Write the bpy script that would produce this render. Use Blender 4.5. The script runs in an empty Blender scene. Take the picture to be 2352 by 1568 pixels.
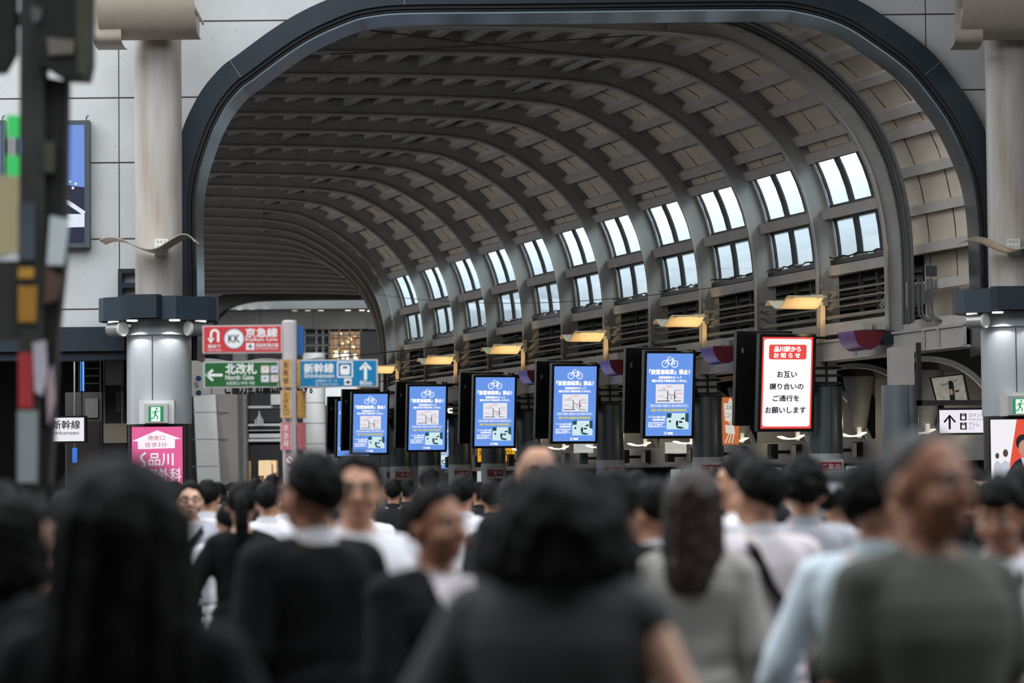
import bpy, bmesh, math, random
from mathutils import Vector, Matrix, Euler, noise
random.seed(7)
PI = math.pi
SC = bpy.context.scene
COL = SC.collection
R = math.radians

# ------------------------------------------------------------------ camera
FPX = 105.0 / 36.0 * 2352.0
EYE = 1.62
PITCH = math.atan(321.0 / FPX)
ROLL = -0.0095
cam_data = bpy.data.cameras.new('camera')
cam_data.lens = 105.0
cam_data.sensor_width = 36.0
cam_data.clip_start = 0.1
cam_data.clip_end = 600.0
cam_data.dof.use_dof = True
cam_data.dof.focus_distance = 49.0
cam_data.dof.aperture_fstop = 2.3
cam = bpy.data.objects.new('camera', cam_data)
COL.objects.link(cam)
CAM_M = Matrix.Translation((0, 0, EYE)) @ Matrix.Rotation(PI / 2 + PITCH, 4, 'X') @ Matrix.Rotation(ROLL, 4, 'Z')
cam.matrix_world = CAM_M
SC.camera = cam
CAM_R = CAM_M.to_3x3()

# ------------------------------------------------------------------ world
world = bpy.data.worlds.new('overcast_sky')
SC.world = world
world.use_nodes = True
bg = world.node_tree.nodes['Background']
bg.inputs['Color'].default_value = (0.90, 0.955, 1.0, 1)
bg.inputs['Strength'].default_value = 3.2
SC.view_settings.view_transform = 'Standard'
SC.view_settings.look = 'None'
SC.view_settings.gamma = 1.0
SC.view_settings.use_curve_mapping = False
SC.view_settings.exposure = 0.0
SC.cycles.use_denoising = True
SC.cycles.max_bounces = 6
SC.cycles.diffuse_bounces = 3
SC.cycles.glossy_bounces = 3
SC.cycles.transparent_max_bounces = 8
SC.cycles.sample_clamp_indirect = 4.0
SC.cycles.caustics_reflective = False
SC.cycles.caustics_refractive = False


def area_light(name, loc, rot, sx, sy, power, color=(1, 1, 1)):
    d = bpy.data.lights.new(name, 'AREA')
    d.shape = 'RECTANGLE'
    d.size, d.size_y, d.energy, d.color = sx, sy, power, color
    o = bpy.data.objects.new(name, d)
    o.location = loc
    o.rotation_euler = rot
    COL.objects.link(o)
    return o


# the hall's ceiling lamps, set out of view between the ribs
for _i in range(8):
    _y = 45.8 + 2.657 * (2 * _i + 2) + 0.32
    for _u in (8.9, 13.0):
        _x = _u - 0.2968 * min(_y, 75.1) + 0.05 * max(0.0, _y - 80)
        _l = area_light('hall_strip_lamp', (_x, _y, 8.72), (0, 0, 0), 1.6, 0.25, 8, (1.0, 0.93, 0.84))
        _l.data.spread = R(130)
# added area light outside, above the right-hand windows, to brighten the ribs
_ph = math.atan(0.2968)
_ydir = Vector((-math.sin(_ph), math.cos(_ph), 0))
_zdir = -(Matrix.Rotation(_ph, 3, 'Z') @ Vector((-1.0, 0.0, -1.1)).normalized())
_xdir = _ydir.cross(_zdir).normalized()
_l = area_light('window_fill_light', (0, 0, 0), (0, 0, 0), 1.2, 34.0, 15000, (0.90, 0.96, 1.0))
_l.matrix_world = Matrix.Translation((21.1 - 0.2968 * 60.0, 60.0, 8.3)) @ Matrix((_xdir, _ydir, _zdir)).transposed().to_4x4()
area_light('passage_fill_light', (-8.0, 45.0, 3.8), (0, 0, 0), 3.0, 0.4, 90, (1.0, 0.95, 0.9))  # added light to lift the dark passage, not a fitting of it


# ------------------------------------------------------------------ helpers
def at(px, py, Y):
    """the point at depth Y that the photograph shows at pixel (px, py)"""
    d = CAM_R @ Vector(((px - 1176.0) / FPX, -(py - 784.0) / FPX, -1.0))
    t = Y / d.y
    return Vector((d.x * t, Y, EYE + d.z * t))


def lin(c):
    out = []
    for v in c[:3]:
        v = v / 255.0
        out.append(v / 12.92 if v <= 0.04045 else ((v + 0.055) / 1.055) ** 2.4)
    return (out[0], out[1], out[2], 1.0)


_M = {}


def mat(name, rgb, rough=0.6, metal=0.0, spec=0.4, noise=0.10, scale=6.0, emit=0.0, bump=0.0):
    """plain procedural surface: a base colour with slight cloudy variation"""
    if name in _M:
        return _M[name]
    m = bpy.data.materials.new(name)
    m.use_nodes = True
    nt = m.node_tree
    b = nt.nodes['Principled BSDF']
    b.inputs['Roughness'].default_value = rough
    b.inputs['Metallic'].default_value = metal
    b.inputs['Specular IOR Level'].default_value = spec
    c = lin(rgb)
    b.inputs['Base Color'].default_value = c
    if noise > 0:
        tc = nt.nodes.new('ShaderNodeTexCoord')
        nz = nt.nodes.new('ShaderNodeTexNoise')
        nz.inputs['Scale'].default_value = scale
        nz.inputs['Detail'].default_value = 6
        rp = nt.nodes.new('ShaderNodeValToRGB')
        rp.color_ramp.elements[0].position = 0.3
        rp.color_ramp.elements[1].position = 0.7
        rp.color_ramp.elements[0].color = tuple(v * (1 - noise) for v in c[:3]) + (1,)
        rp.color_ramp.elements[1].color = tuple(min(1, v * (1 + noise)) for v in c[:3]) + (1,)
        nt.links.new(tc.outputs['Object'], nz.inputs['Vector'])
        nt.links.new(nz.outputs['Fac'], rp.inputs['Fac'])
        nt.links.new(rp.outputs['Color'], b.inputs['Base Color'])
        if bump:
            bp = nt.nodes.new('ShaderNodeBump')
            bp.inputs['Strength'].default_value = bump
            bp.inputs['Distance'].default_value = 0.01
            nt.links.new(nz.outputs['Fac'], bp.inputs['Height'])
            nt.links.new(bp.outputs['Normal'], b.inputs['Normal'])
    if emit > 0:
        b.inputs['Emission Color'].default_value = c
        b.inputs['Emission Strength'].default_value = emit
    _M[name] = m
    return m


def glow(name, rgb, strength=1.0):
    """a lit screen, lamp or backlit sign face"""
    if name in _M:
        return _M[name]
    m = bpy.data.materials.new(name)
    m.use_nodes = True
    nt = m.node_tree
    b = nt.nodes['Principled BSDF']
    b.inputs['Base Color'].default_value = (0.02, 0.02, 0.02, 1)
    b.inputs['Roughness'].default_value = 0.35
    b.inputs['Specular IOR Level'].default_value = 0.2
    b.inputs['Emission Color'].default_value = lin(rgb)
    b.inputs['Emission Strength'].default_value = strength
    _M[name] = m
    return m


def glass_mat(name, rgb, clear=0.8):
    if name in _M:
        return _M[name]
    m = bpy.data.materials.new(name)
    m.use_nodes = True
    nt = m.node_tree
    for n in list(nt.nodes):
        if n.type != 'OUTPUT_MATERIAL':
            nt.nodes.remove(n)
    out = nt.nodes['Material Output']
    tr = nt.nodes.new('ShaderNodeBsdfTransparent')
    tr.inputs['Color'].default_value = lin(rgb)
    tl = nt.nodes.new('ShaderNodeBsdfTranslucent')
    tl.inputs['Color'].default_value = (0.10, 0.11, 0.12, 1)
    gl = nt.nodes.new('ShaderNodeBsdfGlossy')
    gl.inputs['Roughness'].default_value = 0.08
    m1 = nt.nodes.new('ShaderNodeMixShader')
    m1.inputs[0].default_value = clear
    m2 = nt.nodes.new('ShaderNodeMixShader')
    m2.inputs[0].default_value = 0.06
    nt.links.new(tl.outputs[0], m1.inputs[1])
    nt.links.new(tr.outputs[0], m1.inputs[2])
    nt.links.new(m1.outputs[0], m2.inputs[1])
    nt.links.new(gl.outputs[0], m2.inputs[2])
    nt.links.new(m2.outputs[0], out.inputs[0])
    _M[name] = m
    return m


def sphere_pts(nu=14, nv=8):
    v, f = [], []
    for j in range(1, nv):
        t = PI * j / nv
        for i in range(nu):
            a = 2 * PI * i / nu
            v.append((math.sin(t) * math.cos(a), math.sin(t) * math.sin(a), math.cos(t)))
    top = len(v); v.append((0, 0, 1)); bot = len(v); v.append((0, 0, -1))
    for j in range(nv - 2):
        for i in range(nu):
            a, b = j * nu + i, j * nu + (i + 1) % nu
            f.append((a, a + nu, b + nu, b))
    for i in range(nu):
        f.append((top, i, (i + 1) % nu))
        k = (nv - 2) * nu
        f.append((bot, k + (i + 1) % nu, k + i))
    return v, f


class MB:
    """collects shapes and links them as one mesh object"""

    def __init__(self, M=None):
        self.v, self.f = [], []
        self.M = M

    def add(self, vs, fs, M=None):
        n = len(self.v)
        if M is not None:
            vs = [M @ Vector(p) for p in vs]
        self.v.extend(tuple(p) for p in vs)
        self.f.extend(tuple(n + i for i in f) for f in fs)
        return self

    def box(self, x0, x1, y0, y1, z0, z1, M=None):
        v = [(x0, y0, z0), (x1, y0, z0), (x1, y1, z0), (x0, y1, z0), (x0, y0, z1), (x1, y0, z1), (x1, y1, z1), (x0, y1, z1)]
        f = [(0, 3, 2, 1), (4, 5, 6, 7), (0, 1, 5, 4), (1, 2, 6, 5), (2, 3, 7, 6), (3, 0, 4, 7)]
        return self.add(v, f, M)

    def prism(self, poly, y0, y1, M=None):
        """polygon in xz (any shape), extruded from y0 to y1"""
        n = len(poly)
        v = [(p[0], y0, p[1]) for p in poly] + [(p[0], y1, p[1]) for p in poly]
        f = [tuple(range(n)), tuple(range(2 * n - 1, n - 1, -1))]
        for i in range(n):
            j = (i + 1) % n
            f.append((i, n + i, n + j, j))
        return self.add(v, f, M)

    def vprism(self, poly, z0, z1, M=None):
        """polygon in xy, extruded upwards"""
        n = len(poly)
        v = [(p[0], p[1], z0) for p in poly] + [(p[0], p[1], z1) for p in poly]
        f = [tuple(range(n - 1, -1, -1)), tuple(range(n, 2 * n))]
        for i in range(n):
            j = (i + 1) % n
            f.append((i, j, n + j, n + i))
        return self.add(v, f, M)

    def cyl(self, p0, p1, r0, r1=None, n=16, M=None, caps=True):
        r1 = r0 if r1 is None else r1
        p0, p1 = Vector(p0), Vector(p1)
        d = (p1 - p0).normalized()
        a = d.orthogonal().normalized()
        b = d.cross(a)
        v = []
        for p, r in ((p0, r0), (p1, r1)):
            for i in range(n):
                t = 2 * PI * i / n
                v.append(p + a * (r * math.cos(t)) + b * (r * math.sin(t)))
        f = [(i, (i + 1) % n, n + (i + 1) % n, n + i) for i in range(n)]
        if caps:
            f += [tuple(range(n - 1, -1, -1)), tuple(range(n, 2 * n))]
        return self.add(v, f, M)

    def tube(self, pts, r, n=8, M=None, flat=None):
        """round tube (or, with flat=(w, normal), a flat band) along a path"""
        P = [Vector(p) for p in pts]
        v, f = [], []
        prev = None
        for i, p in enumerate(P):
            t = (P[min(i + 1, len(P) - 1)] - P[max(i - 1, 0)]).normalized()
            if prev is None:
                a = t.orthogonal().normalized()
            else:
                a = (prev - t * prev.dot(t)).normalized()
            prev = a
            b = t.cross(a)
            for k in range(n):
                q = 2 * PI * k / n
                v.append(p + a * (r * math.cos(q)) + b * (r * math.sin(q)))
        m = len(P)
        for i in range(m - 1):
            for k in range(n):
                f.append((i * n + k, i * n + (k + 1) % n, (i + 1) * n + (k + 1) % n, (i + 1) * n + k))
        f += [tuple(range(n - 1, -1, -1)), tuple(range((m - 1) * n, m * n))]
        return self.add(v, f, M)

    def lathe(self, prof, n=32, M=None, x=0, y=0):
        v, f = [], []
        for r, z in prof:
            for i in range(n):
                t = 2 * PI * i / n
                v.append((x + r * math.cos(t), y + r * math.sin(t), z))
        m = len(prof)
        for j in range(m - 1):
            for i in range(n):
                k = (i + 1) % n
                f.append((j * n + i, j * n + k, (j + 1) * n + k, (j + 1) * n + i))
        f += [tuple(range(n - 1, -1, -1)), tuple(range((m - 1) * n, m * n))]
        return self.add(v, f, M)

    def ball(self, c, r, M=None, nu=14, nv=8):
        v, f = sphere_pts(nu, nv)
        r = (r, r, r) if not isinstance(r, (tuple, list)) else r
        return self.add([(c[0] + p[0] * r[0], c[1] + p[1] * r[1], c[2] + p[2] * r[2]) for p in v], f, M)

    def band(self, P, Nn, a, b, y0, y1, yfun=None):
        """rectangular section swept along a curve of (x, z) points with normals: offset a..b, depth y0..y1"""
        n = len(P)
        v, f = [], []
        for (p, q) in zip(P, Nn):
            for (o, y) in ((a, y0), (b, y0), (b, y1), (a, y1)):
                v.append((p[0] + q[0] * o, y, p[1] + q[1] * o))
        for i in range(n - 1):
            for k in range(4):
                f.append((4 * i + k, 4 * i + (k + 1) % 4, 4 * i + 4 + (k + 1) % 4, 4 * i + 4 + k))
        f += [(0, 3, 2, 1), (4 * n - 4, 4 * n - 3, 4 * n - 2, 4 * n - 1)]
        return self.add(v, f)

    def build(self, name, m, parent=None, smooth=False, loc=None):
        me = bpy.data.meshes.new(name)
        me.from_pydata(self.v, [], self.f)
        bm = bmesh.new()
        bm.from_mesh(me)
        bmesh.ops.recalc_face_normals(bm, faces=bm.faces)
        bm.to_mesh(me)
        bm.free()
        if m is not None:
            me.materials.append(m)
        if smooth:
            me.polygons.foreach_set('use_smooth', [True] * len(me.polygons))
            try:
                me.set_sharp_from_angle(angle=R(38))
            except Exception:
                pass
        me.update()
        o = bpy.data.objects.new(name, me)
        COL.objects.link(o)
        if parent is not None:
            o.parent = parent
        if loc is not None:
            o.location = loc
        return o


def tag(o, label, cat, group=None, kind=None):
    o['label'] = label
    o['category'] = cat
    if group:
        o['group'] = group
    if kind:
        o['kind'] = kind
    return o


def thing(name, label, cat, loc=(0, 0, 0), rz=0.0, group=None, kind=None, rx=0.0):
    o = bpy.data.objects.new(name, None)
    COL.objects.link(o)
    o.location = loc
    o.rotation_euler = (rx, 0, rz)
    return tag(o, label, cat, group, kind)


def structure(o, label=None):
    o['kind'] = 'structure'
    if label:
        o['label'] = label
    return o


def copy_tree(o, parent=None):
    c = o.copy()
    COL.objects.link(c)
    if parent is not None:
        c.parent = parent
    for ch in list(o.children):
        copy_tree(ch, c)
    return c


# ------------------------------------------------------------------ lettering
_T = {}
WS = bpy.data.scenes.new('workshop')


def evaluated_mesh(o):
    """the finished mesh of an object, worked out in a scene of its own"""
    WS.collection.objects.link(o)
    vl = WS.view_layers[0]
    with bpy.context.temp_override(scene=WS, view_layer=vl):
        dg = bpy.context.evaluated_depsgraph_get()
        me = bpy.data.meshes.new_from_object(o.evaluated_get(dg), depsgraph=dg)
    WS.collection.objects.unlink(o)
    return me


def glyphs(body):
    if body not in _T:
        c = bpy.data.curves.new('lettering', 'FONT')
        c.body = body
        c.size = 1.0
        c.align_x = 'CENTER'
        c.resolution_u = 3
        o = bpy.data.objects.new('lettering', c)
        me = evaluated_mesh(o)
        v = [tuple(p.co) for p in me.vertices]
        f = [tuple(p.vertices) for p in me.polygons]
        bpy.data.objects.remove(o)
        bpy.data.curves.remove(c)
        bpy.data.meshes.remove(me)
        _T[body] = (v, f)
    return _T[body]


def write(mb, body, x0, x1, z0, z1, y, bold=0.0, slant=0.0):
    """lettering that fills the box x0..x1, z0..z1 on a face at depth y (facing -y)"""
    v, f = glyphs(body)
    if not v:
        return
    ax, bx = min(p[0] for p in v), max(p[0] for p in v)
    az, bz = min(p[1] for p in v), max(p[1] for p in v)
    sx, sz = (x1 - x0) / (bx - ax), (z1 - z0) / max(bz - az, 1e-6)
    base = [(x0 + (p[0] - ax) * sx + slant * (p[1] - az) * sz, y, z0 + (p[1] - az) * sz) for p in v]
    mb.add(base, f)
    if bold:
        for n, (dx, dz) in enumerate(((bold, 0), (-bold, 0), (0, bold), (0, -bold))):
            mb.add([(p[0] + dx, p[1] + 0.0004 * (n + 1), p[2] + dz) for p in base], f)


def arc(cx, cz, r, a0, a1, n=16, rz=None):
    rz = r if rz is None else rz
    return [(cx + r * math.cos(R(a0 + (a1 - a0) * i / n)), cz + rz * math.sin(R(a0 + (a1 - a0) * i / n))) for i in range(n + 1)]


def rrect(x0, x1, z0, z1, r, n=5):
    return arc(x1 - r, z0 + r, r, -90, 0, n) + arc(x1 - r, z1 - r, r, 0, 90, n) + arc(x0 + r, z1 - r, r, 90, 180, n) + arc(x0 + r, z0 + r, r, 180, 270, n)


def stroke(mb, pts, w, y, closed=False):
    """flat line of width w through (x, z) points on a face at depth y"""
    P = [Vector((p[0], p[1])) for p in pts]
    if closed:
        P = P + [P[0], P[1]]
    vs, fs = [], []
    for i, p in enumerate(P):
        t = (P[min(i + 1, len(P) - 1)] - P[max(i - 1, 0)])
        t = t.normalized() if t.length > 1e-9 else Vector((1, 0))
        n = Vector((-t.y, t.x)) * (w / 2)
        vs += [(p.x + n.x, y, p.y + n.y), (p.x - n.x, y, p.y - n.y)]
    for i in range(len(P) - 1):
        fs.append((2 * i, 2 * i + 1, 2 * i + 3, 2 * i + 2))
    mb.add(vs, fs)


def flat(mb, poly, y):
    mb.add([(p[0], y, p[1]) for p in poly], [tuple(range(len(poly)))])


def spline(pts, per=6):
    """Catmull-Rom through points of any dimension"""
    P = [tuple(pts[0])] + [tuple(p) for p in pts] + [tuple(pts[-1])]
    out = []
    for i in range(1, len(P) - 2):
        for k in range(per):
            t = k / per
            a, b, c, d = P[i - 1], P[i], P[i + 1], P[i + 2]
            out.append(tuple(0.5 * (2 * b[j] + (c[j] - a[j]) * t + (2 * a[j] - 5 * b[j] + 4 * c[j] - d[j]) * t * t + (3 * b[j] - a[j] - 3 * c[j] + d[j]) * t ** 3) for j in range(len(b))))
    out.append(P[-1])
    return out


def ordinal(n):
    return ['', 'first', 'second', 'third', 'fourth', 'fifth', 'sixth', 'seventh', 'eighth', 'ninth', 'tenth', 'eleventh', 'twelfth', 'thirteenth', 'fourteenth', 'fifteenth', 'sixteenth', 'seventeenth', 'eighteenth', 'nineteenth', 'twentieth', 'twenty-first', 'twenty-second', 'twenty-third', 'twenty-fourth', 'twenty-fifth', 'twenty-sixth'][n]

# ------------------------------------------------------------------ materials
M_wall = mat('portal_concrete', (206, 206, 206), 0.8, spec=0.2, noise=0.05, scale=2.2)
M_slate = mat('slate_blue_steel', (38, 48, 57), 0.45, spec=0.3, noise=0.05)
M_groove = mat('dark_gasket', (30, 33, 36), 0.5, noise=0.0)
M_reveal = mat('polished_reveal', (92, 104, 112), 0.22, metal=0.85, noise=0.04)
M_shaft = mat('column_concrete', (196, 188, 178), 0.75, spec=0.25, noise=0.10, scale=1.4)
for _l in list(M_shaft.node_tree.links):
    if _l.to_node.type == 'TEX_NOISE' and _l.to_socket.name == 'Vector':
        M_shaft.node_tree.links.remove(_l)
_n = [q for q in M_shaft.node_tree.nodes if q.type == 'TEX_NOISE'][0]
_mp = M_shaft.node_tree.nodes.new('ShaderNodeMapping')
_mp.inputs['Scale'].default_value = (3.2, 3.2, 0.35)
_t = [q for q in M_shaft.node_tree.nodes if q.type == 'TEX_COORD'][0]
M_shaft.node_tree.links.new(_t.outputs['Object'], _mp.inputs['Vector'])
M_shaft.node_tree.links.new(_mp.outputs['Vector'], _n.inputs['Vector'])
_r = [q for q in M_shaft.node_tree.nodes if q.type == 'VALTORGB'][0]
_r.color_ramp.elements[0].color = lin((164, 150, 136))
_r.color_ramp.elements[1].color = lin((204, 200, 196))
M_clad = mat('column_cladding', (176, 180, 183), 0.4, metal=0.1, spec=0.5, noise=0.05, scale=1.2)
M_cladd = mat('dark_column_cladding', (86, 92, 94), 0.34, metal=0.3, spec=0.5, noise=0.08, scale=2)
M_white = mat('white_enamel', (216, 216, 212), 0.5, noise=0.03)
M_black = mat('black_plastic', (18, 18, 19), 0.42, spec=0.35, noise=0.0)
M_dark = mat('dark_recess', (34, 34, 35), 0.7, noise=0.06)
M_grey = mat('mid_grey_paint', (120, 120, 118), 0.6, noise=0.06)
M_rib = mat('rib_paint', (162, 159, 155), 0.62, spec=0.3, noise=0.10, scale=2.0)
M_ribf = mat('rib_flange_paint', (180, 174, 168), 0.6, spec=0.3, noise=0.08, scale=2.0)
M_roof = mat('roof_board', (224, 210, 192), 0.85, spec=0.15, noise=0.07, scale=1.5)
M_purlin = mat('purlin_paint', (200, 191, 184), 0.7, spec=0.2, noise=0.08, scale=3)
M_floor = mat('polished_floor', (74, 72, 70), 0.35, spec=0.4, noise=0.08, scale=1.0)
M_mull = mat('window_bar', (52, 55, 57), 0.5, noise=0.05)
M_pane = glass_mat('window_glass', (232, 239, 240), 0.33)
M_pipe = mat('pipe_paint', (150, 143, 132), 0.5, noise=0.06)
M_duct = mat('duct_paint', (190, 182, 172), 0.6, noise=0.06)
M_louver = mat('louver_paint', (74, 68, 62), 0.6, noise=0.08)

# panel joints and specks of the portal wall, as real lines in the wall's own coordinates
_nt = M_wall.node_tree
_b = _nt.nodes['Principled BSDF']
_src = _b.inputs['Base Color'].links[0].from_socket
_tc = _nt.nodes.new('ShaderNodeTexCoord')
_sp = _nt.nodes.new('ShaderNodeSeparateXYZ')
_nt.links.new(_tc.outputs['Object'], _sp.inputs[0])


def _line(sock, v, eps):
    n = _nt.nodes.new('ShaderNodeMath')
    n.operation = 'COMPARE'
    _nt.links.new(sock, n.inputs[0])
    n.inputs[1].default_value = v
    n.inputs[2].default_value = eps
    return n.outputs[0]


_acc = None
for zz in (8.17, 7.09, 6.17, 5.09, 4.1, 9.25):
    s = _line(_sp.outputs['Z'], zz, 0.011)
    if _acc is None:
        _acc = s
    else:
        n = _nt.nodes.new('ShaderNodeMath'); n.operation = 'MAXIMUM'
        _nt.links.new(_acc, n.inputs[0]); _nt.links.new(s, n.inputs[1]); _acc = n.outputs[0]
for xx in (-5.53, -7.5, 5.9, 7.9):
    s = _line(_sp.outputs['X'], xx, 0.008)
    n = _nt.nodes.new('ShaderNodeMath'); n.operation = 'MAXIMUM'
    _nt.links.new(_acc, n.inputs[0]); _nt.links.new(s, n.inputs[1]); _acc = n.outputs[0]
_spk = _nt.nodes.new('ShaderNodeTexNoise')
_spk.inputs['Scale'].default_value = 26
_spk.inputs['Detail'].default_value = 3
_nt.links.new(_tc.outputs['Object'], _spk.inputs['Vector'])
_gt = _nt.nodes.new('ShaderNodeMath'); _gt.operation = 'GREATER_THAN'
_nt.links.new(_spk.outputs['Fac'], _gt.inputs[0]); _gt.inputs[1].default_value = 0.715
_g2 = _nt.nodes.new('ShaderNodeMath'); _g2.operation = 'MULTIPLY'
_nt.links.new(_gt.outputs[0], _g2.inputs[0]); _g2.inputs[1].default_value = 0.45
_mx0 = _nt.nodes.new('ShaderNodeMath'); _mx0.operation = 'MAXIMUM'
_nt.links.new(_acc, _mx0.inputs[0]); _nt.links.new(_g2.outputs[0], _mx0.inputs[1])
_mx = _nt.nodes.new('ShaderNodeMix'); _mx.data_type = 'RGBA'
_nt.links.new(_mx0.outputs[0], _mx.inputs['Factor'])
_nt.links.new(_src, _mx.inputs[6])
_mx.inputs[7].default_value = lin((72, 66, 62))
_nt.links.new(_mx.outputs[2], _b.inputs['Base Color'])

# ------------------------------------------------------------------ the hall's oblique axis
TAN = 0.2968
PH = math.atan(TAN)
Y0, DY = 45.8, 2.657


def Yk(k):
    return Y0 + DY * k


_slopes = [(75.1, -0.12), (77.7, -0.08), (80.4, -0.07), (83.0, -0.04), (85.7, 0.03), (88.4, 0.08), (91.0, 0.113)]


def ax(Y):
    """sideways shift of the hall's middle line at depth Y (the hall bends behind its twelfth rib)"""
    if Y <= 75.1:
        return -TAN * Y
    x, y, s = -TAN * 75.1, 75.1, -0.12
    for (yy, ss) in _slopes[1:]:
        if Y <= yy:
            return x + s * (Y - y)
        x += s * (yy - y)
        y, s = yy, ss
    return x + s * (Y - y)


# ------------------------------------------------------------------ floor
structure(MB().box(-34, 30, -6, 125, -0.2, 0).build('floor', M_floor))

# ------------------------------------------------------------------ portal wall and its arch trim
YW = 42.0
QP = [(434, 826), (434, 700), (432, 560), (432, 459), (444, 383), (469, 306), (486, 268), (509, 229), (543, 190), (570, 170), (650, 111), (719, 69), (800, 34), (853, 21), (930, 14), (1130, 12), (1335, 10), (1741, 6), (1844, 13), (1940, 42), (2016, 88), (2097, 149), (2152, 214), (2194, 275), (2227, 344), (2249, 402), (2263, 478), (2269, 574), (2272, 700), (2273, 812)]
Q = [at(p[0], p[1], YW) for p in QP]
Q = spline([(p.x, p.z) for p in Q], 5)


def normals(P):
    out = []
    for i in range(len(P)):
        a, b = P[max(i - 1, 0)], P[min(i + 1, len(P) - 1)]
        t = Vector((b[0] - a[0], b[1] - a[1]))
        t = t.normalized() if t.length > 1e-9 else Vector((0, 1))
        out.append((-t.y, t.x))
    return out


QN = normals(Q)
poly = [(-16, 3.84), (-16, 12), (13, 12), (13, 0)] + [(p[0] + q[0] * 0.12, p[1] + q[1] * 0.12) for p, q in zip(Q, QN)][::-1]
# the left part stops above the shop opening
lo = [p for p in poly[4:]]
i_end = max(i for i, p in enumerate(lo) if p[1] > 3.84)
poly = poly[:3] + [(13, lo[0][1])] + lo[:i_end + 1] + [(lo[i_end][0], 3.84)]
structure(MB().prism(poly, YW + 0.05, YW + 0.5).build('wall_portal', M_wall))
tr = MB().band(Q, QN, 0.0, 0.29, YW - 0.12, YW + 0.05)
trim = structure(tr.build('trim_1', M_slate, smooth=True), 'broad slate-blue steel band around the portal arch')
MB().band(Q, QN, -0.05, 0.0, YW - 0.06, YW + 0.3).band(Q, QN, -0.085, -0.06, YW - 0.02, YW + 0.3).build('gasket', M_groove, trim)
MB().band(Q, QN, -0.115, -0.088, YW + 0.02, YW + 1.05).build('reveal', M_reveal, trim, smooth=True)
sj = MB()
for px, py in ((556, 182), (931, 14), (1741, 6), (2118, 172)):
    c = at(px, py, YW)
    i = min(range(len(Q)), key=lambda k: (Q[k][0] - c.x) ** 2 + (Q[k][1] - c.z) ** 2)
    stroke(sj, [Q[i], (Q[i][0] + QN[i][0] * 0.29, Q[i][1] + QN[i][1] * 0.29)], 0.012, YW - 0.123)
sj.build('seam', M_grey, trim)

# fascia above the opening on the left, and the walls that close the place
structure(MB().box(-16, at(289, 770, YW).x, YW - 0.15, YW + 0.5, 3.5, 3.84).box(-16, at(289, 770, YW).x, YW - 0.05, YW + 0.5, 3.38, 3.5).build('trim_2', M_slate))

# ------------------------------------------------------------------ vault profile (inner flange line), in (u, z)
RP = [(849, 66), (1018, 66.5), (1186, 68.5), (1343, 72), (1500, 78.5), (1580, 85), (1653, 95), (1710, 115), (1789, 158), (1870, 217), (1942, 294), (1990, 381), (2013, 455), (2027, 530), (2032, 600), (2034, 680), (2035, 770)]
prof = []
for p in RP:
    w = at(p[0], p[1], Y0)
    prof.append((w.x + TAN * Y0, w.z))
prof = [(prof[0][0] - 0.25, prof[0][1] + 0.0)] + prof
UC = prof[0][0]
half = spline(prof, 8)
L = [(2 * UC - u, z) for u, z in half[1:]][::-1]
PROF = L + half


def resample(P, n):
    d = [0.0]
    for i in range(1, len(P)):
        d.append(d[-1] + math.hypot(P[i][0] - P[i - 1][0], P[i][1] - P[i - 1][1]))
    out, j = [], 0
    for k in range(n):
        s = d[-1] * k / (n - 1)
        while j < len(d) - 2 and d[j + 1] < s:
            j += 1
        t = (s - d[j]) / max(d[j + 1] - d[j], 1e-9)
        out.append((P[j][0] + t * (P[j + 1][0] - P[j][0]), P[j][1] + t * (P[j + 1][1] - P[j][1])))
    return out, d[-1]


NP = 161
PROF, PLEN = resample(PROF, NP)
PNRM = normals(PROF)      # outwards (path runs left to right over the top: left normal points up/out)
DS = PLEN / (NP - 1)


def on_shell(s, off):
    """point at arc length s from the crown (positive to the right) and distance off outside the inner flange line"""
    f = (NP - 1) / 2 + s / DS
    f = min(max(f, 0), NP - 1.0001)
    i = int(f)
    t = f - i
    p = [PROF[i][j] + t * (PROF[i + 1][j] - PROF[i][j]) for j in (0, 1)]
    n = [PNRM[i][j] + t * (PNRM[i + 1][j] - PNRM[i][j]) for j in (0, 1)]
    return p[0] + n[0] * off, p[1] + n[1] * off


def s_at_z(z, off=0.3):
    """arc length on the right side where the shell stands at height z"""
    best = None
    for i in range(int(PLEN / 2 / 0.02)):
        s = i * 0.02
        q = on_shell(s, off)
        if s > 4 and (best is None or abs(q[1] - z) < best[0]):
            best = (abs(q[1] - z), s)
    return best[1]


SMAX = PLEN / 2
WEB = 0.36
S_A0, S_A1 = s_at_z(6.78), s_at_z(6.00)
S_B0, S_B1 = s_at_z(5.82), s_at_z(5.06)


def shell_strip(mb, s0, s1, off, ys, n=2, th=0.03):
    """part of the roof shell between arc lengths s0 and s1 along the depth stations ys"""
    S = [s0 + (s1 - s0) * i / n for i in range(n + 1)]
    vs, fs = [], []
    for Y in ys:
        for o in (off, off + th):
            for s in S:
                u, z = on_shell(s, o)
                vs.append((u + ax(Y), Y, z))
    m = 2 * (n + 1)
    for j in range(len(ys) - 1):
        for i in range(n):
            fs.append((j * m + i, j * m + i + 1, (j + 1) * m + i + 1, (j + 1) * m + i))
            a = n + 1
            fs.append((j * m + a + i, (j + 1) * m + a + i, (j + 1) * m + a + i + 1, j * m + a + i + 1))
        fs.append((j * m, (j + 1) * m, (j + 1) * m + n + 1, j * m + n + 1))
        fs.append((j * m + n, j * m + 2 * n + 1, (j + 1) * m + 2 * n + 1, (j + 1) * m + n))
    e = (len(ys) - 1) * m
    for i in range(n):
        fs.append((i, n + 1 + i, n + 2 + i, i + 1))
        fs.append((e + i, e + i + 1, e + n + 2 + i, e + n + 1 + i))
    mb.add(vs, fs)


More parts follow.
